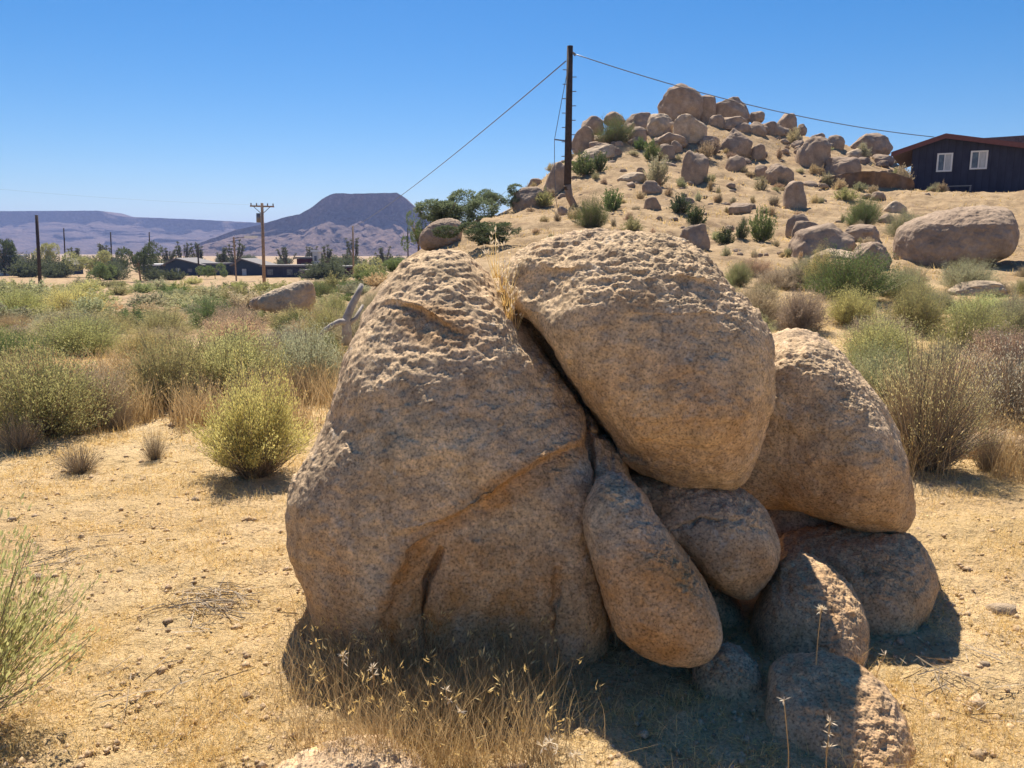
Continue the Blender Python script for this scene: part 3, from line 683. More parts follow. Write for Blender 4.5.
detail_shrub(256,476,116,96,(.62,.57,.22),'yellow green broom bush standing alone at the edge of the dry clearing',201,rag=.35,ns=1500,nl=26000,ls=.03,sw=.008,low=.62,fine=.15,spread=.9,curve=.05)
detail_shrub(925,470,130,128,(.56,.5,.26),'tall twiggy yellow green bush beside the half-dome boulder',202,rag=.5,ns=1500,nl=9000,ls=.022,sw=.008,low=.62,fine=.3,spread=.95,curve=.05)
detail_shrub(1015,440,120,104,(.5,.47,.36),'tangled grey leafless bush at the right edge',203,ns=1500,nl=5000,ls=.03,sw=.007,low=.4,fine=.6)
detail_shrub(-40,800,270,250,(.5,.5,.22),'wispy green bush entering at the bottom left corner',204,Y=2.35,ns=420,nl=9000,ls=.035,sw=.008,low=.3,fine=.12,spread=.95,curve=-.1)
for k_, (px, pb, w_, h_, c, lb) in enumerate([(80,472,62,30,C_BR,'low dead purple brown bush on the clearing at left'), (155,460,34,34,C_STR,'small wispy straw bush beside the dead one'), (120,430,46,34,C_BR,'dead bush below the left thicket'), (345,445,40,50,C_STR,'pale dry bush against the left side of the largest boulder')]):
    put_shrub(px, pb, w_, h_, c, DRY, lb, 'dry bushes at the clearing', rs)
for px, pb, w_, h_, wh in [(200,408,60,40,'left part of the left thicket foot'),(260,410,70,44,'middle of the left thicket foot'),(300,405,50,40,'right part of the left thicket foot'),(350,400,40,50,'edge of the largest boulder'),(985,470,40,60,'low flat boulder at right'),(1040,480,60,60,'right edge of the clearing'),(20,450,60,40,'left edge of the clearing')]:
    put_shrub(px, pb, w_, h_, C_STR, DRY, 'straw coloured dead brush at the '+wh, 'dead brush at the thicket foot', rs)

def gravel(n, seed):
    r = np.random.RandomState(seed); X, Y = at_px(n, -300, 1300, 1.8, 9, seed); Z = height(X, Y); s_ = r.gamma(2, .0035, n)+.003
    B = np.array([(1,0,0),(0,1,0),(-1,0,0),(0,-1,0),(.1,.1,.8),(0,0,-.6)]); T = np.array([(0,1,4),(1,2,4),(2,3,4),(3,0,4),(1,0,5),(2,1,5),(3,2,5),(0,3,5)])
    V = B[None]*s_[:, None, None]*(1+r.uniform(-.3, .3, (n, 6, 3)))+np.stack([X, Y, Z+.002], -1)[:, None]
    tag(link('gravel', np_mesh('gravel', V.reshape(-1, 3), tris=(T[None]+6*np.arange(n)[:, None, None]).reshape(-1, 3), smooth=False, mats=[GR])), 'coarse granite grit scattered over the sandy clearing', 'gravel', kind='stuff')
def at_px(n, x0, x1, y0, y1, seed):
    r = np.random.RandomState(seed); px = r.uniform(x0, x1, n); Y = np.exp(r.uniform(math.log(y0), math.log(y1), n)); return (px-512)/F*Y*.99, Y
gravel(9000, 31)
# foreground bits
FS = [rock_mesh(1, .9, .7, 950+i, GRF2, 3, .4) for i in range(4)]
for i, (px, py, w_, lb) in enumerate([(1003,612,34,'largest loose stone on the clearing at the right edge'),(925,628,9,'white pebble right of the low broad boulder'),(38,578,14,'small dark stone on the clearing at the left edge'),(950,606,12,'small stone left of the largest right-edge stone'),(985,665,13,'small stone low at the right edge'),(196,500,9,'tiny stone in the middle of the clearing'),(205,745,10,'tiny stone near the bottom left of the clearing'),(632,742,8,'pale pebble in the shade before the pile'),(12,520,10,'tiny stone at the far left of the clearing'),(655,470,8,'pebble hidden behind the pile')][:9]):
    x, y, z = hit(px, py); o = link('stone', FS[i % 4]); o.location = (x, y, z+.002); k = w_*y/F; o.scale = (k, k*.8, k*.7); tag(o, lb, 'stone', 'loose stones on the clearing')
def twigs(px, py, rad, n, seed, label):
    rs = np.random.RandomState(seed); x, y, z = hit(px, py); a = rs.uniform(0, PI, n); L = rs.uniform(.04, .16, n); c = rs.normal(size=(n, 2))*rad*.45+np.array([x, y])
    t = np.linspace(-.5, .5, 4)[None, :]; X = c[:, :1]+np.cos(a)[:, None]*t*L[:, None]; Y = c[:, 1:]+np.sin(a)[:, None]*t*L[:, None]
    Z = height(X, Y)+.012+.03*np.exp(-((X-x)**2+(Y-y)**2)/rad**2)*rs.uniform(.2, 1, (n, 1)); V, Q = ribbons(np.stack([X, Y, Z], -1), rs.uniform(.002, .006, n), .5, rs)
    tag(link('twig_litter', np_mesh('twig_litter', V, Q, smooth=False, mats=[TWIG])), label, 'twigs', kind='stuff')
twigs(210, 607, .24, 220, 1, 'patch of dead grey twigs on the dry clearing')
twigs(165, 690, .3, 50, 2, 'thin scatter of twigs near the bottom left')
twigs(60, 560, .35, 90, 3, 'dark twigs scattered on the clearing at left')
twigs(960, 690, .35, 90, 4, 'dark twigs scattered on the sand at right')
# dry grass: blades over the near ground
def grass(n, Yr, ur, hr, wr, mat, name, label, mask=None, lay=.6, seed=1, pts=None, k=3, heads=0):
    rs = np.random.RandomState(seed)
    if pts is None:
        Y = np.exp(rs.uniform(math.log(Yr[0]), math.log(Yr[1]), n)); X = rs.uniform(ur[0], ur[1], n)*Y
        Y += rs.normal(size=n)*.02
    else: X, Y = pts
    m = mask(X, Y, rs) if mask else np.ones(len(X), bool); X, Y = X[m], Y[m]; n = len(X)
    Z = height(X, Y); sc = np.maximum(1, Y/3.5)
    L = rs.uniform(hr[0], hr[1], n)*sc**.35; a = rs.uniform(0, 2*PI, n); tilt = np.abs(rs.normal(size=n))*lay
    tilt = np.clip(tilt, 0, 1.5)
    d = np.stack([np.sin(tilt)*np.cos(a), np.sin(tilt)*np.sin(a), np.cos(tilt)], -1)
    B = np.stack([X, Y, Z-.004], -1); t = np.linspace(0, 1, k)
    P = B[:, None]+d[:, None]*(L[:, None]*t[None])[..., None]; P[..., 2] -= (L[:, None]*.35*np.sin(tilt)[:, None]*t[None]**2)
    P[:, :, :2] += (rs.normal(size=(n, 1, 2))*.25*L[:, None, None])*(t[None, :, None]**2)
    P[..., 2] = np.maximum(P[..., 2], (Z+.004)[:, None]*(1)+0*P[..., 2])
    V, Q = ribbons(P, rs.uniform(wr[0], wr[1], n)*sc, .15, rs)
    mats = [mat]; qm = None
    if heads:
        i = np.where(rs.uniform(0, 1, n) < heads)[0]; C = P[i, -1]; C = np.repeat(C, 4, 0)+rs.normal(size=(4*len(i), 3))*.006
        D = np.repeat(P[i, -1]-P[i, -2], 4, 0); D /= np.linalg.norm(D, axis=1)[:, None]; D = D+rs.normal(size=D.shape)*.4
        LV, LQ = leaves(C, D, rs.uniform(.012, .035, len(C)), rs.uniform(.003, .007, len(C)), rs)
        nq = len(Q); Q = np.vstack([Q, LQ+len(V)]); V = np.vstack([V, LV]); mats.append(STRAW); qm = np.r_[np.zeros(nq, int), np.ones(len(LQ), int)]
    o = link(name, np_mesh(name, V, Q, smooth=False, mats=mats, qmat=qm)); tag(o, label, 'grass', kind='stuff'); return o
def clump(s, th, seed=0):
    def f(X, Y, rs):
        v = fbm(np.stack([X*s, Y*s, 0*X+seed], -1), 3); return v+rs.normal(size=len(X))*.15 > th
    return f
grass(150000, (1.6, 15), (-.85, .85), (.015, .06), (.0012, .003), STRAW, 'straw_litter', 'short pale straw lying over the sandy ground', clump(1.6, -.15), lay=1.3, seed=1, k=2)
grass(190000, (1.7, 16), (-.85, .85), (.03, .10), (.0012, .0026), STRAW, 'dry_grass', 'dry golden grass growing in patches over the clearing', clump(1.9, .11, 5), lay=.55, seed=2)
grass(26000, None, None, (.14, .36), (.0022, .005), STRAW2, 'straw_stalks', 'upright straw stalks along the foot of the left thicket', clump(1.4, .0, 8), lay=.18, seed=8, pts=at_px(26000, -60, 345, 6.6, 9.5, 8), k=3, heads=.12)
grass(12000, None, None, (.12, .34), (.002, .0045), STRAW2, 'straw_stalks', 'upright straw stalks before the right thicket', clump(1.4, .1, 9), lay=.2, seed=9, pts=at_px(12000, 900, 1150, 5.2, 7.5, 9), k=3, heads=.1)
grass(22000, None, None, (.03, .09), (.002, .005), STRAW, 'hill_grass', 'sparse dry grass scattered over the hill slope', clump(.35, .05, 11), lay=.6, seed=10, pts=at_px(22000, 440, 1060, 18, 62, 10), k=2)
def infront(X, Y, rs):
    px, py = proj(np.stack([X, Y, 0*X], -1)); v = fbm(np.stack([X*4, Y*4, 0*X], -1), 2)
    e = np.exp(-((px-430)/125.)**4)*sstep(600, 640, py)
    return (rs.uniform(0, 1, len(X)) < e*(.55+.9*v)) & (px < 640) & (px > 270)
grass(19000, (2.15, 3.1), (-.36, .2), (.09, .27), (.0014, .0032), STRAW2, 'tall_dry_grass', 'tall dry grass with seed heads along the foot of the largest boulder', infront, lay=.22, seed=3, k=4, heads=.05)
# ------------------------------------------------------------------ simple mesh builder
class MB:
    def __init__(s): s.v = []; s.f = []
    def box(s, c, size, R=None):
        b = len(s.v); c = np.array(c, float); h = np.array(size)/2
        for dx, dy, dz in ((-1,-1,-1),(1,-1,-1),(1,1,-1),(-1,1,-1),(-1,-1,1),(1,-1,1),(1,1,1),(-1,1,1)):
            q = h*np.array([dx, dy, dz]); s.v.append(c+(R@q if R is not None else q))
        for f in ((0,3,2,1),(4,5,6,7),(0,1,5,4),(1,2,6,5),(2,3,7,6),(3,0,4,7)): s.f.append([b+i for i in f])
    def prism(s, pts, d):   # pts (n,3) front polygon, d extrusion vector
        b = len(s.v); n = len(pts); s.v += [np.array(p, float) for p in pts]+[np.array(p, float)+np.array(d) for p in pts]
        s.f.append(list(range(b, b+n))); s.f.append(list(range(b+2*n-1, b+n-1, -1)))
        for i in range(n): j = (i+1) % n; s.f.append([b+i, b+n+i, b+n+j, b+j])
    def tube(s, P, R, seg=8):
        P = [np.array(p, float) for p in P]; R = [R]*len(P) if np.isscalar(R) else R; b = len(s.v)
        tot = P[-1]-P[0]; ref = np.array([0, 0, 1.] if abs(tot[2]) < .85*np.linalg.norm(tot) else [1., .13, 0])
        for i, p in enumerate(P):
            d = P[min(i+1, len(P)-1)]-P[max(i-1, 0)]; d /= np.linalg.norm(d)
            u = np.cross(d, ref); u /= np.linalg.norm(u); v = np.cross(d, u)
            for k in range(seg): a = 2*PI*k/seg; s.v.append(p+R[i]*(math.cos(a)*u+math.sin(a)*v))
        for i in range(len(P)-1):
            for k in range(seg):
                k2 = (k+1) % seg; s.f.append([b+i*seg+k, b+i*seg+k2, b+(i+1)*seg+k2, b+(i+1)*seg+k])
        s.f.append([b+k for k in range(seg)][::-1]); s.f.append([b+(len(P)-1)*seg+k for k in range(seg)])
    def build(s, name, mat, parent=None, smooth=False, bevel=0):
        me = bpy.data.meshes.new(name); me.from_pydata([tuple(v) for v in s.v], [], s.f); me.materials.append(mat)
        if smooth: me.polygons.foreach_set('use_smooth', [True]*len(me.polygons))
        o = link(name, me, parent)
        if bevel: m = o.modifiers.new('bevel', 'BEVEL'); m.width = bevel; m.segments = 2
        return o
WOOD_DK = flat('creosote_wood', (.055, .042, .035), .85, var=.3)
WOOD = flat('weathered_wood', (.30, .21, .14), .85, var=.3)
GREYW = flat('silver_dead_wood', (.36, .32, .28), .85, var=.3, scale=9)
METAL = flat('dull_metal', (.20, .20, .21), .5, .6)
def siding():
    m, n, l, b = M('navy_siding', .7); tc = n.new('ShaderNodeTexCoord'); w_ = n.new('ShaderNodeTexWave'); w_.wave_type = 'BANDS'; w_.bands_direction = 'X'; w_.wave_profile = 'SAW'
    w_.inputs['Scale'].default_value = .8; w_.inputs['Distortion'].default_value = .15; l.new(tc.outputs['Object'], w_.inputs[0])
    c = mix(n, l, 1, ramp(n, l, noise(n, l, 2.2, 5, .7, stretch=(1, 1, .3)), [(.3, (.022, .025, .045)), (.7, (.042, .046, .075))]), ramp(n, l, w_.outputs['Fac'], [(0, .5), (.1, 1), (1, 1.1)]), 'MULTIPLY')
    l.new(c, b.inputs['Base Color']); bump(n, l, b, [(w_.outputs['Fac'], .5, .03)]); return m
NAVY = siding()
REDF = flat('reddish_fascia', (.16, .07, .065), .7)
SHING = flat('brown_shingles', (.14, .10, .10), .85, var=.3, scale=12)
WHITE = flat('white_vinyl', (.78, .78, .76), .5, var=.03)
MAROON = flat('maroon_wall', (.09, .02, .03), .7)
DKBLUE = flat('dark_blue_wall', (.03, .05, .075), .7)
SLATE = flat('slate_roof', (.16, .15, .15), .7)
PALEP = flat('pale_plaster', (.6, .58, .54), .8)
m, n, l, b = M('window_glass', .15); b.inputs['Base Color'].default_value = (.10, .13, .16, 1); b.inputs['Specular IOR Level'].default_value = .5; l.new(ramp(n, l, noise(n, l, 3, 2), [(.4, (.08, .1, .13)), (.6, (.14, .17, .2))]), b.inputs['Base Color']); GLASS = m
m, n, l, b = M('curtain', .9); l.new(ramp(n, l, noise(n, l, 8, 2, stretch=(12, 12, .3)), [(.4, (.42, .44, .45)), (.6, (.62, .64, .64))]), b.inputs['Base Color']); CURT = m

# ------------------------------------------------------------------ main utility pole
top = W(570, 46, 40); x0, y0, z0 = hit(578, 219); y0 = 40.0
bx = W(578, 219, 40)[0]; zg = hz(bx, 40)
P0 = np.array([bx, 40, zg-.4]); kn = W(567.5, 190, 40); P1 = W(574, 206, 40)
root = empty('utility_pole', (bx, 40, zg)); org = np.array([bx, 40, zg])
tag(root, 'tall dark utility pole with climbing steps and a kinked foot on the hillside', 'utility pole', 'utility poles')
a = MB(); a.tube([kn-org, W(568.2, 150, 40)-org, top-org], [.19, .18, .15], 12); a.build('pole', WOOD_DK, root, True)
a = MB(); a.tube([P0-org, P1-org, W(569.5, 197, 40)-org, kn-org+np.array([0, 0, .25])], [.2, .19, .185, .2], 12); a.build('pole_foot', WOOD, root, True)
for i in range(13):
    py = 70+i*7.2; s = 1 if i % 2 else -1; px = 567.6+(190-py)*.0175
    q = W(px, py, 40)-org; a = MB(); a.tube([q, q+np.array([s*.34, -.05, .0])], .022, 6); a.build('climbing_step', METAL, root)
q1 = W(567.5, 141, 40)-org; q2 = W(554.5, 139.5, 40)-org
a = MB(); a.tube([q1, q2], .035, 6); a.build('standoff_bracket', METAL, root)
a = MB(); a.tube([W(568, 68, 40)-org, W(561, 104, 40)-org, q2, W(554.5, 170, 40)-org, W(556, 200, 40)-org, W(559, 217, 40)-org], .016, 5); a.build('guy_wire', METAL, root)
a = MB(); a.tube([W(571, 52, 40)-org, W(574, 53.5, 39.9)-org, W(575.5, 55.5, 39.9)-org], .06, 8); a.build('insulator', METAL, root)
def wire(A, B, sag, r, label, group='overhead wires'):
    A = np.array(A); B = np.array(B); P = [A+(B-A)*t-np.array([0, 0, sag*4*t*(1-t)]) for t in np.linspace(0, 1, 24)]
    a = MB(); a.tube(P, r, 5); tag(a.build('overhead_wire', METAL, None, True), label, 'wire', group)
wire(W(574.5, 54, 40), W(934, 137, 48.5), .55, .024, 'overhead wire running from the tall dark pole to the house roof')
wire(W(566, 61, 40), W(353.5, 227, 130), .6, .03, 'overhead wire dropping left from the tall dark pole towards the mesa')

wire(W(264, 205, 86), W(-160, 172, 70), .5, .006, 'faint overhead wire running left from the crossarm pole')
# ------------------------------------------------------------------ house on the right
def house():
    A = W(909, 191, 50); B = W(1024, 188, 47.6); A[2] = B[2] = min(A[2], B[2]); d = (B-A); d[2] = 0; d /= np.linalg.norm(d); nb = np.array([-d[1], d[0], 0])  # points away
    zb = A[2]-.5; org = np.array([A[0], A[1], zb]); R = np.stack([d, nb, [0, 0, 1]], 1)
    root = empty('house', org, math.atan2(d[1], d[0])); tag(root, 'dark navy house with a reddish gable edge and two white windows at the right', 'house')
    # local coords: x along wall, y away, z up
    def loc(px, py):   # ray to wall plane
        v = (384-py)/F; dr = np.array([(px-512)/F, c_+v*s_, -s_+v*c_]); C = np.array([0, 0, CAMH]); t = ((A-C)@nb)/(dr@nb); q = C+dr*t-org; return q@d, q[2]
    xr, zr = loc(945, 136.5); xe, ze = loc(891, 155); x2, z2 = loc(1024, 146.5); sr = (zr-z2)/(x2-xr); xR = 13.5; zR = zr-sr*(xR-xr); sl_ = (zr-ze)/(xr-xe)
    dep = 9.0
    zl = zr-sl_*(xr-0)
    a = MB(); a.prism([(0, 0, -.6), (xR, 0, -.6), (xR, 0, zR-.1), (xr, 0, zr-.1), (0, 0, zl-.1)], (1.15, dep, 0)); a.build('wall', NAVY, root)
    for nm, xa, za, xb, zb_ in (('roof', xe, ze, xr, zr), ('roof', xr, zr, xR+1, zR-sr)):
        a = MB(); a.prism([(xa, -.45, za-.05), (xb, -.45, zb_-.05), (xb, -.45, zb_+.10), (xa, -.45, za+.10)], (1.25, dep+.9, 0)); a.build(nm, SHING, root)
        a = MB(); a.prism([(xa-.02, -.49, za-.16), (xb, -.49, zb_-.16), (xb, -.49, zb_+.13), (xa-.02, -.49, za+.13)], (0, .035, 0)); a.build('fascia', REDF, root)
    # higher rear roof section
    a = MB(); a.prism([(xr+.4, 3.2, zr-.3), (xR+1, 3.2, zr-.45), (xR+1, 3.2, zr+.38), (xr+.2, 3.2, zr+.14)], (0, 5, 0)); a.build('rear_roof', SHING, root)
    for (pa, pb, pc, pd) in ((937.5, 153.5, 951.5, 171.5), (971, 151, 986.5, 169)):
        xa, za = loc(pa, pb); xb, zb_ = loc(pc, pd); cx, cz, ww, hh = (xa+xb)/2, (za+zb_)/2, xb-xa, za-zb_
        a = MB(); t = .09
        a.box((cx, -.03, za-t/2), (ww, .10, t)); a.box((cx, -.03, zb_+t/2), (ww, .10, t))
        a.box((xa+t/2, -.031, cz), (t, .096, hh-2*t)); a.box((xb-t/2, -.031, cz), (t, .096, hh-2*t)); a.box((cx, -.028, cz), (t*.8, .08, hh-2*t))
        wn_ = a.build('window', WHITE, root)
        a = MB(); a.box((cx-ww/4+.01, -.012, cz), (ww/2-1.4*t, .02, hh-2*t)); a.build('pane', GLASS, wn_)
        a = MB(); a.box((cx+ww/4-.01, -.014, cz), (ww/2-1.4*t, .022, hh-2*t)); a.build('pane', CURT, wn_)
    xa, za = loc(957, 185); a = MB()
    t = empty('bench', org+R@np.array([xa, -.9, .35])); t.rotation_euler = (0, 0, math.atan2(d[1], d[0])); tag(t, 'low grey bench against the dark house wall under the windows', 'bench')
    a = MB(); a.box((0, 0, .30), (1.3, .4, .06)); a.build('seat', METAL, t)
    for s in (-.6, .6): a = MB(); a.box((s, 0, .12), (.08, .36, .26)); a.build('leg', METAL, t)
house()

EARTH = flat('bare_earth', (.22, .14, .085), .95, var=.35, scale=2.5)
# cut bank left of the house
def bank():
    px = np.linspace(820, 912, 90); v = np.linspace(0, 1, 16); V = []
    for j, vv in enumerate(v):
        for i, p in enumerate(px):
            e = math.sin(PI*i/89)**.22
            q = W(p, 193-1.2*e+.0*vv, 47.0); top_ = 1.15*e
            nn = float(pnoise(np.array([[p*.12, vv*1.5, 2.]]))[0]); q[2] += top_*vv-.12*(1-e)-.15*(1-vv); q[1] += -.3*vv+.3*nn
            V.append(q)
    for i, p in enumerate(px):
        e = math.sin(PI*i/89)**.22; q = W(p, 193-1.2*e, 47.0); q[2] += e*1.1; q[1] += 3.0; V.append(q)
    o = link('earth_bank', np_mesh('earth_bank', np.array(V), grid_quads(17, 90), mats=[EARTH])); tag(o, kind='structure')
bank()

# ------------------------------------------------------------------ far poles, lamp, buildings, trees on the flat
def far_pole(px, ptop, pbase, Y, label, arm=False, trans=False, mat=WOOD_DK, r=.16):
    B = W(px, pbase, Y); z = hz(B[0], Y); T = W(px, ptop, Y); root = empty('utility_pole', (B[0], Y, z)); h = T[2]-z; root.rotation_euler = (0, math.atan2(-(px-512)/F*.085*1.0*-1, 1)*-1, 0)
    tag(root, label, 'utility pole', 'utility poles'); a = MB(); a.tube([(0, 0, -.3), (0, 0, h)], [r, r*.8], 8); a.build('pole', mat, root, True)
    if arm:
        a = MB(); a.box((0, 0, h-.35), (2.6, .14, .16)); a.build('crossarm', mat, root)
        for s in (-1.2, -.6, .6, 1.2): a = MB(); a.tube([(s, 0, h-.27), (s, 0, h-.02)], .07, 6); a.build('insulator', METAL, root)
        a = MB(); a.tube([(-.9, -.1, h-.4), (0, -.1, h-1.2)], .04, 5); a.tube([(.9, -.1, h-.4), (0, -.1, h-1.2)], .04, 5); a.build('brace', METAL, root)
    if trans: a = MB(); a.tube([(-.42, 0, h-2.1), (-.42, 0, h-1.1)], .24, 10); a.build('transformer', METAL, root, True)
far_pole(264.5, 203, 293, 86, 'wooden utility pole with crossarm and transformer above the slanted boulder', True, True, WOOD, .19)
far_pole(40.5, 215, 291, 84, 'plain dark utility pole standing on the flat at the left', r=.2)
far_pole(65, 228, 264, 170, 'thin far utility pole just right of the plain dark one')
far_pole(111, 232, 258, 170, 'thin far utility pole above the far left trees')
far_pole(150, 232, 262, 190, 'faint far utility pole behind the bushy dark tree')
far_pole(199, 245, 278, 140, 'short utility pole in front of the black gabled house')
far_pole(353.5, 226, 273, 130, 'pale utility pole beside the tall spiky tree', mat=WOOD)
far_pole(408, 228, 262, 180, 'thin far pole just left of the brown wedge boulder')
def lamp():
    Y = 120; B = W(236, 275, Y); z = hz(B[0], Y); T = W(236, 237, Y); h = T[2]-z; r = empty('street_lamp', (B[0], Y, z)); tag(r, 'street lamp with a long pale arm beside the crossarm pole', 'street lamp')
    a = MB(); a.tube([(0, 0, -.3), (0, 0, h)], .12, 8); a.build('pole', WOOD, r)
    e = (W(250, 237.5, Y)-B)[0]; a = MB(); a.tube([(0, 0, h-.2), (e, 0, h)], .06, 6); a.build('arm', METAL, r)
    a = MB(); a.box((e*.95+.3, 0, h), (1.9, .6, .38)); a.build('lamp_head', WHITE, r)
lamp()
def bldg(px0, px1, pt, pb, Y, wall, roof, label, gable=False, dep=6, feats=(), roofh=.0, name='building'):
    A = W(px0, pb, Y); B = W(px1, pb, Y); z = hz((A[0]+B[0])/2, Y); T = W(px0, pt, Y)[2]-z; wd = B[0]-A[0]
    r = empty(name, (A[0], Y, z)); tag(r, label, 'building', 'far buildings on the flat')
    a = MB()
    if gable:
        e = T*.62; pk = gable*wd
        a.prism([(0, 0, -.3), (wd, 0, -.3), (wd, 0, e), (pk, 0, T-.15), (0, 0, e)], (0, dep, 0)); a.build('wall', wall, r)
        for xa, za, xb, zb in ((-.6, e-.2, pk, T-.1), (pk, T-.1, wd+.6, e-.2)):
            a = MB(); a.prism([(xa, -.5, za), (xb, -.5, zb), (xb, -.5, zb+.22), (xa, -.5, za+.22)], (0, dep+1, 0)); a.build('roof', roof, r)
    else:
        a.box((wd/2, dep/2, T/2-.15), (wd, dep, T-.02)); a.build('wall', wall, r)
        a = MB(); a.box((wd/2, dep/2, T+.02), (wd+.5, dep+.5, .3)); a.build('roof', roof, r)
    for (f0, f1, g0, g1, m_, nm) in feats:
        a = MB(); a.box((wd*(f0+f1)/2, -.03, T*(g0+g1)/2), (wd*(f1-f0), .08, T*(g1-g0))); a.build(nm, m_, r)
    return r
bldg(166, 203, 258.5, 275.5, 150, DKBLUE, SLATE, 'black gabled house with a pale lit roof on the far flat', .32, 9, [(.30,.38,.0,.42,PALEP,'door'),(.6,.72,.2,.4,GLASS,'window')])
bldg(203, 226, 264, 274, 151, DKBLUE, SLATE, 'low black annex right of the gabled house', feats=[(.2,.8,.3,.7,GLASS,'window')])
bldg(143, 160, 265, 272, 152, DKBLUE, WHITE, 'little dark shed left of the gabled house', feats=[(.2,.5,.1,.7,GLASS,'door')])
bldg(234, 262, 259, 275, 150, DKBLUE, SLATE, 'second dark gabled house behind the crossarm pole', .3, 8, [(.3,.45,.0,.4,PALEP,'door')])
bldg(262, 318, 266, 277, 135, NAVY, SLATE, 'long low navy building with a flat roof', feats=[(.1,.2,.2,.7,GLASS,'window'),(.45,.55,.2,.7,GLASS,'window')])
bldg(320, 354, 267, 276, 134, MAROON, SLATE, 'long maroon container-like building', feats=[(.3,.36,.1,.9,NAVY,'door')])
bldg(297, 312, 258, 266, 145, MAROON, SLATE, 'upper maroon block behind the navy building', feats=[(.3,.6,.3,.7,GLASS,'window')])
bldg(313, 319, 251, 268, 144, PALEP, WHITE, 'narrow pale tower between the dark buildings', dep=2, feats=[(.3,.7,.6,.8,GLASS,'window')])
bldg(301, 320, 271, 279, 128, flat('purple_shed', (.12, .08, .12)), SLATE, 'small purple shed before the long navy building', feats=[(.3,.6,.0,.8,NAVY,'door')])
bldg(61, 72, 259, 265, 160, DKBLUE, SLATE, 'tiny dark blue cabin near the far left trees', .5, 4, [(.4,.6,.0,.5,PALEP,'door')])
bldg(-14, 8, 256, 263, 150, PALEP, WHITE, 'pale trailer at the far left edge', feats=[(.2,.4,.4,.8,GLASS,'window'),(.6,.8,.4,.8,GLASS,'window')])
bldg(484, 500, 236, 246, 34, DKBLUE, SLATE, 'small dark blue shed under the feathery shrub behind the pile', dep=1.5, feats=[(.1,.4,.1,.9,WOOD,'door')])

def crown_mesh(seed, n, ls, sq=(1, 1, .8), lobes=7):
    rs = np.random.RandomState(seed); cs = rs.normal(size=(lobes, 3))*np.array([.42, .42, .28]); cr = rs.uniform(.28, .5, lobes)
    i = rs.randint(0, lobes, n); d = rs.normal(size=(n, 3)); d /= np.linalg.norm(d, axis=1)[:, None]
    C = cs[i]+d*(cr[i]*rs.uniform(.3, 1, n)**.4)[:, None]; k = pnoise(C*3.3+seed) > -.22; C, d = C[k], d[k]
    C = C*np.array(sq)*.85; C[:, 2] += .5
    D = d+rs.normal(size=d.shape)*.6; V, Q = leaves(C, D, ls*rs.uniform(.5, 1.4, len(C)), ls*.4*rs.uniform(.6, 1.3, len(C)), rs)
    return np_mesh('crown', V, Q, smooth=False, mats=[LEAF])
def tree(px, pb, pt, wp, color, label, seed, Y=None, n=5200, ls=.085, trunkf=.3, group='trees on the far flat'):
    if Y is None: x, y, z = hit(px, pb)
    else: x, y = W(px, pb, Y)[0], Y; z = hz(x, y)
    H = W(px, pt, y)[2]-z; wd = wp*y/F
    r = empty('tree', (x, y, z)); tag(r, label, 'tree', group); rs = np.random.RandomState(seed)
    a = MB(); a.tube([(0, 0, -.2), (rs.uniform(-.05, .05)*H, 0, H*trunkf), (rs.uniform(-.1, .1)*H, .0, H*.62)], [.05*H*.6, .035*H*.6, .012*H], 7)
    for q in range(6):
        an = rs.uniform(0, 6.28); z1 = H*rs.uniform(trunkf*.6, .55); e = np.array([math.cos(an)*wd*.36, math.sin(an)*wd*.36, H*rs.uniform(.55, .9)])
        a.tube([(0, 0, z1), (e[0]*.5, e[1]*.5, (z1+e[2])/2+.03*H), e], [.018*H, .012*H, .004*H], 5)
    a.build('trunk', WOOD, r, True)
    o = link('crown', crown_mesh(seed, n, ls), r); zz = H*(1-trunkf*.55); o.scale = (wd/1.35, wd/1.35, zz/.95); o.location = (0, 0, H*trunkf*.45); o.color = (*color, 1); return r
tree(140,272,246,30,C_DK,'bushy dark tree with a short trunk left of the gabled house',301,Y=120)
tree(95,270,250,30,C_OLIVE,'olive tree among the far left trees',302,Y=140)
tree(50,262,246,22,C_OLIVE,'small olive tree beside the plain dark pole',303,Y=170)
tree(3,258,235,24,C_DK,'dark tree cut by the left edge of the far flat',304,Y=150)
tree(445,248,192,66,(.17,.21,.12),'feathery green tree behind the brown wedge boulder',305,Y=38,n=20000,ls=.06,group='feathery trees behind the pile')
tree(492,240,188,40,(.15,.19,.11),'feathery tree on the ridge left of the isolated boulder',306,Y=42,n=13000,ls=.06,group='feathery trees behind the pile')
tree(487,262,222,58,C_DK,'dark feathery shrub tree just above the crevice of the pile',307,Y=26,n=20000,ls=.06,trunkf=.12,group='feathery trees behind the pile')
tree(418,250,212,22,C_GREEN,'slim green tree left of the feathery one',308,Y=36,n=4000,ls=.07,group='feathery trees behind the pile')
tree(370,285,262,34,C_OLIVE,'low olive tree left of the large boulder peak',309,Y=60,trunkf=.15)
tree(395,280,258,40,C_GREEN,'low green tree touching the large boulder peak',310,Y=48,trunkf=.15)
tree(215,275,262,18,C_GREEN,'small round green tree before the black annex',311,Y=130,trunkf=.2)
tree(100,272,262,24,C_GREEN,'bright round tree in front of the olive one at far left',312,Y=110,trunkf=.15)
TRK = flat('grey_bark', (.14, .12, .10), .9, var=.3)
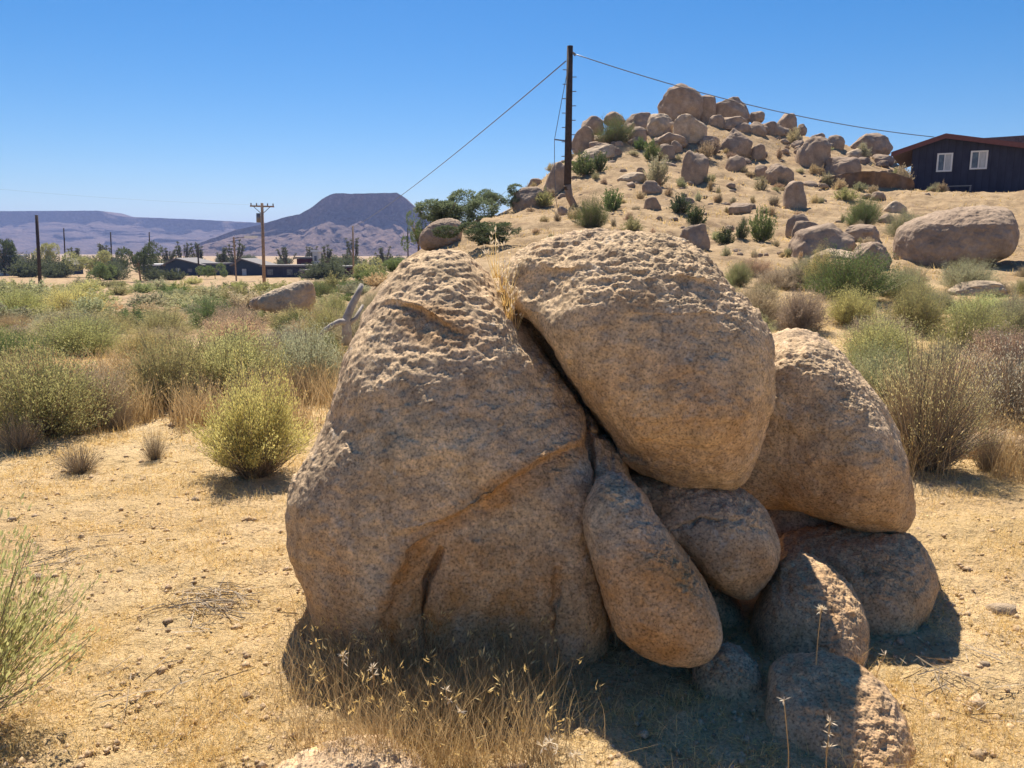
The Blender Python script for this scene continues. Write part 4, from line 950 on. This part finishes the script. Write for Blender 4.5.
def joshua(px, pb, pt, wp, label, seed, Y=130, group='spiky yucca trees on the far flat'):
    x = W(px, pb, Y)[0]; z = hz(x, Y); H = W(px, pt, Y)[2]-z; wd = wp*Y/F; rs = np.random.RandomState(seed)
    r = empty('yucca_tree', (x, Y, z)); tag(r, label, 'tree', group); a = MB(); a.tube([(0, 0, -.2), (0, 0, H*.35)], [.16, .13], 7); tips = []
    for q in range(13):
        an = rs.uniform(0, 6.28); rr = rs.uniform(.15, .5)*wd; e = np.array([math.cos(an)*rr, math.sin(an)*rr*.7, H*rs.uniform(.5, .97)])
        a.tube([(0, 0, H*rs.uniform(.2, .35)), (e[0]*.75, e[1]*.75, e[2]*.72), e], [.10, .08, .06], 6); tips += [e, e*.88, e*.76]
    a.build('trunk', TRK, r, True); C = np.repeat(np.array(tips), 30, 0); D = rs.normal(size=C.shape); D[:, 2] = D[:, 2]*.7+.3
    V, Q = leaves(C, D, .5*rs.uniform(.6, 1.2, len(C)), .09+0*C[:, 0], rs); o = link('crown', np_mesh('crown', V, Q, smooth=False, mats=[LEAF]), r); o.color = (.10, .115, .06, 1)
for i, (px, pb, pt, w_, lb) in enumerate([(355,275,237,20,'tall spiky yucca tree beside the pale pole'), (183,268,240,18,'spiky yucca tree above the shed'), (198,266,242,16,'spiky yucca tree behind the gabled house'), (236,268,236,24,'branching yucca tree beside the street lamp'), (287,270,247,20,'spiky yucca tree between the dark houses'), (310,262,245,16,'spiky yucca tree behind the pale tower'), (104,266,243,20,'leaning yucca tree above the far left trees'), (327,264,245,14,'slim yucca tree right of the pale tower'), (170,268,247,16,'bushy yucca tree left of the gabled house'), (345,268,248,16,'small yucca tree left of the tall one'), (385,268,246,20,'yucca tree near the large boulder peak'), (75,262,247,16,'yucca tree by the tiny dark cabin'), (222,262,246,14,'small yucca tree behind the black annex')]):
    joshua(px, pb, pt, w_, lb, 400+i, Y=165+rs.uniform(-8, 30))
rs2 = np.random.RandomState(5)
def BQ(V, FB, r):
    out = []; off = 0
    for i, f in enumerate(FB):
        me_ = FAR[i % 7]; q = np.empty(len(me_.loops), np.int32); me_.loops.foreach_get('vertex_index', q); out.append(q.reshape(-1, 4)+off); off += len(f)
    return np.vstack(out)
FB = []
for i in range(110):
    px = rs2.uniform(-60, 430); Y = rs2.uniform(115, 420); x = (px-512)/F*Y; z = hz(x, Y); s = rs2.uniform(2.2, 5.5)
    me_ = FAR[i % 7]; co = np.empty(len(me_.vertices)*3); me_.vertices.foreach_get('co', co); FB.append(co.reshape(-1, 3)*np.array([s*1.3, s*1.3, s*.75])+np.array([x, Y, z-.2]))
V = np.vstack(FB); o = link('distant_brush', np_mesh('distant_brush', V, BQ(V, FB, rs2), smooth=False, mats=[LEAF]))
o.color = (.11, .13, .07, 1); tag(o, 'dark distant brush along the far edge of the flat', 'brush', kind='stuff')

# dead trunk behind the pile
def dead_trunk():
    Y = 11.; B = W(349, 334, Y); z = hz(B[0], Y); r = empty('dead_trunk', (B[0], Y, z)); o0 = np.array([B[0], Y, z]); tag(r, 'silver grey forked dead trunk leaning beside the largest boulder', 'dead trunk')
    L = lambda a_, b_, dy=0: W(a_, b_, Y+dy)-o0
    a = MB(); a.tube([L(347, 345), L(347, 332), L(346, 320), L(352, 305, .1), L(358, 294, .15), L(362, 284, .2)], [.08, .07, .062, .055, .047, .03], 10); a.build('trunk', GREYW, r, True)
    a = MB(); a.tube([L(347, 322), L(339, 322, -.1), L(331, 326, -.15), L(323, 332, -.2), L(318, 340, -.2)], [.055, .045, .04, .035, .02], 8); a.build('branch', GREYW, r, True)
    a = MB(); a.tube([L(347, 325), L(356, 318, .1), L(363, 305, .2)], [.045, .035, .02], 8); a.build('branch', GREYW, r, True)
dead_trunk()

# single flower stalks in the foreground
def stalk(px, pb, pt, Y, label, heads, seed, lean=0):
    rs = np.random.RandomState(seed); B = W(px, pb, Y); T = W(px+lean, pt, Y); r = empty('dried_flower', B); tag(r, label, 'dried flower', 'dried flower stalks before the pile')
    a = MB(); M_ = (T-B)*.5+np.array([rs.uniform(-.01, .01), 0, 0]); a.tube([(0, 0, 0), M_, T-B], .0016, 5); a.build('stem', STRAW2, r)
    C = [] 
    for (dx, dy, n_) in heads:
        c0 = T-B+np.array([dx, 0, dy])*Y/F; C += [c0]*n_
        if abs(dx)+abs(dy) > 1: a = MB(); a.tube([M_*1.2, c0], .001, 4); a.build('stem', STRAW2, r)
    C = np.array(C); D = rs.normal(size=C.shape); D[:, 2] += .6; V, Q = leaves(C, D, .022*rs.uniform(.5, 1.2, len(C)), .004+0*C[:, 0], rs); link('flower_head', np_mesh('flower_head', V, Q, smooth=False, mats=[SEED]), r)
stalk(816,665,610,2.36,'single dried flower standing over the rough foreground boulder',[(0,0,60)],1,5)
stalk(556,800,742,1.95,'branched white dried flower at the bottom edge in the middle',[(0,0,22),(-8,-6,18),(8,-10,10)],2,-6)
stalk(574,800,755,1.95,'second white dried flower at the bottom edge, right of the branched one',[(0,0,24),(-5,-3,16)],3,2)
stalk(370,700,668,2.25,'pale seed stalk in the tall grass at the left foot of the pile',[(0,0,18),(2,-8,8)],4,2)
stalk(345,700,655,2.3,'leftmost pale seed stalk in the tall grass',[(0,0,18),(0,-8,8)],5,-2)
stalk(450,740,690,2.1,'pale flower stalk in the shaded grass before the largest boulder',[(0,0,14),(4,-12,10),(14,-26,10)],6,-4)
stalk(828,800,722,2.0,'pale stalk before the rough foreground boulder',[(0,0,14),(0,-14,12),(2,-30,10)],7,2)
stalk(788,800,700,2.02,'thin bare stalk at the left of the rough foreground boulder',[(0,0,6)],8,-4)
stalk(875,690,655,2.5,'curved dry stalk on the shaded boulder edge at right',[(0,0,6)],9,10)
# grass in the crevice top
pts = np.array([W(497+q*4.0+RNG.uniform(-4, 4), 278+q*14, 3.36) for q in np.repeat(np.arange(5), 14)])
P = pts[:, None]+np.linspace(0, 1, 4)[None, :, None]*np.stack([RNG.normal(size=len(pts))*.03, RNG.normal(size=len(pts))*.02, RNG.uniform(.05, .2, len(pts))], -1)[:, None]
V, Q = ribbons(P, np.full(len(pts), .004)); C = P[:, -1]; LV, LQ = leaves(np.repeat(C, 4, 0), RNG.normal(size=(4*len(C), 3))*.4+np.array([0, 0, 1.]), RNG.uniform(.015, .03, 4*len(C)), .006+0*np.arange(4*len(C)), RNG)
o = link('crevice_grass', np_mesh('crevice_grass', np.vstack([V, LV]), np.vstack([Q, LQ+len(V)]), smooth=False, mats=[STRAW, SEED], qmat=np.r_[np.zeros(len(Q), int), np.ones(len(LQ), int)]))
tag(o, 'dry seeded grass growing out of the crevice between the two tallest boulders', 'grass', kind='stuff')

# ------------------------------------------------------------------ air
def haze():
    a = MB(); a.box((0, 0, 0), (1, 1, 1)); m = bpy.data.materials.new('haze'); m.use_nodes = True; n = m.node_tree.nodes; n.clear()
    out = n.new('ShaderNodeOutputMaterial'); v = n.new('ShaderNodeVolumePrincipled'); v.inputs['Color'].default_value = (.42, .54, 1, 1); v.inputs['Density'].default_value = .00019; v.inputs['Anisotropy'].default_value = .2
    m.node_tree.links.new(v.outputs[0], out.inputs['Volume']); o = a.build('haze', m); o.location = (0, 0, 90); o.scale = (11000, 11000, 220)
    tag(o, 'thin blue desert air over the whole valley', 'haze', kind='stuff')
haze()
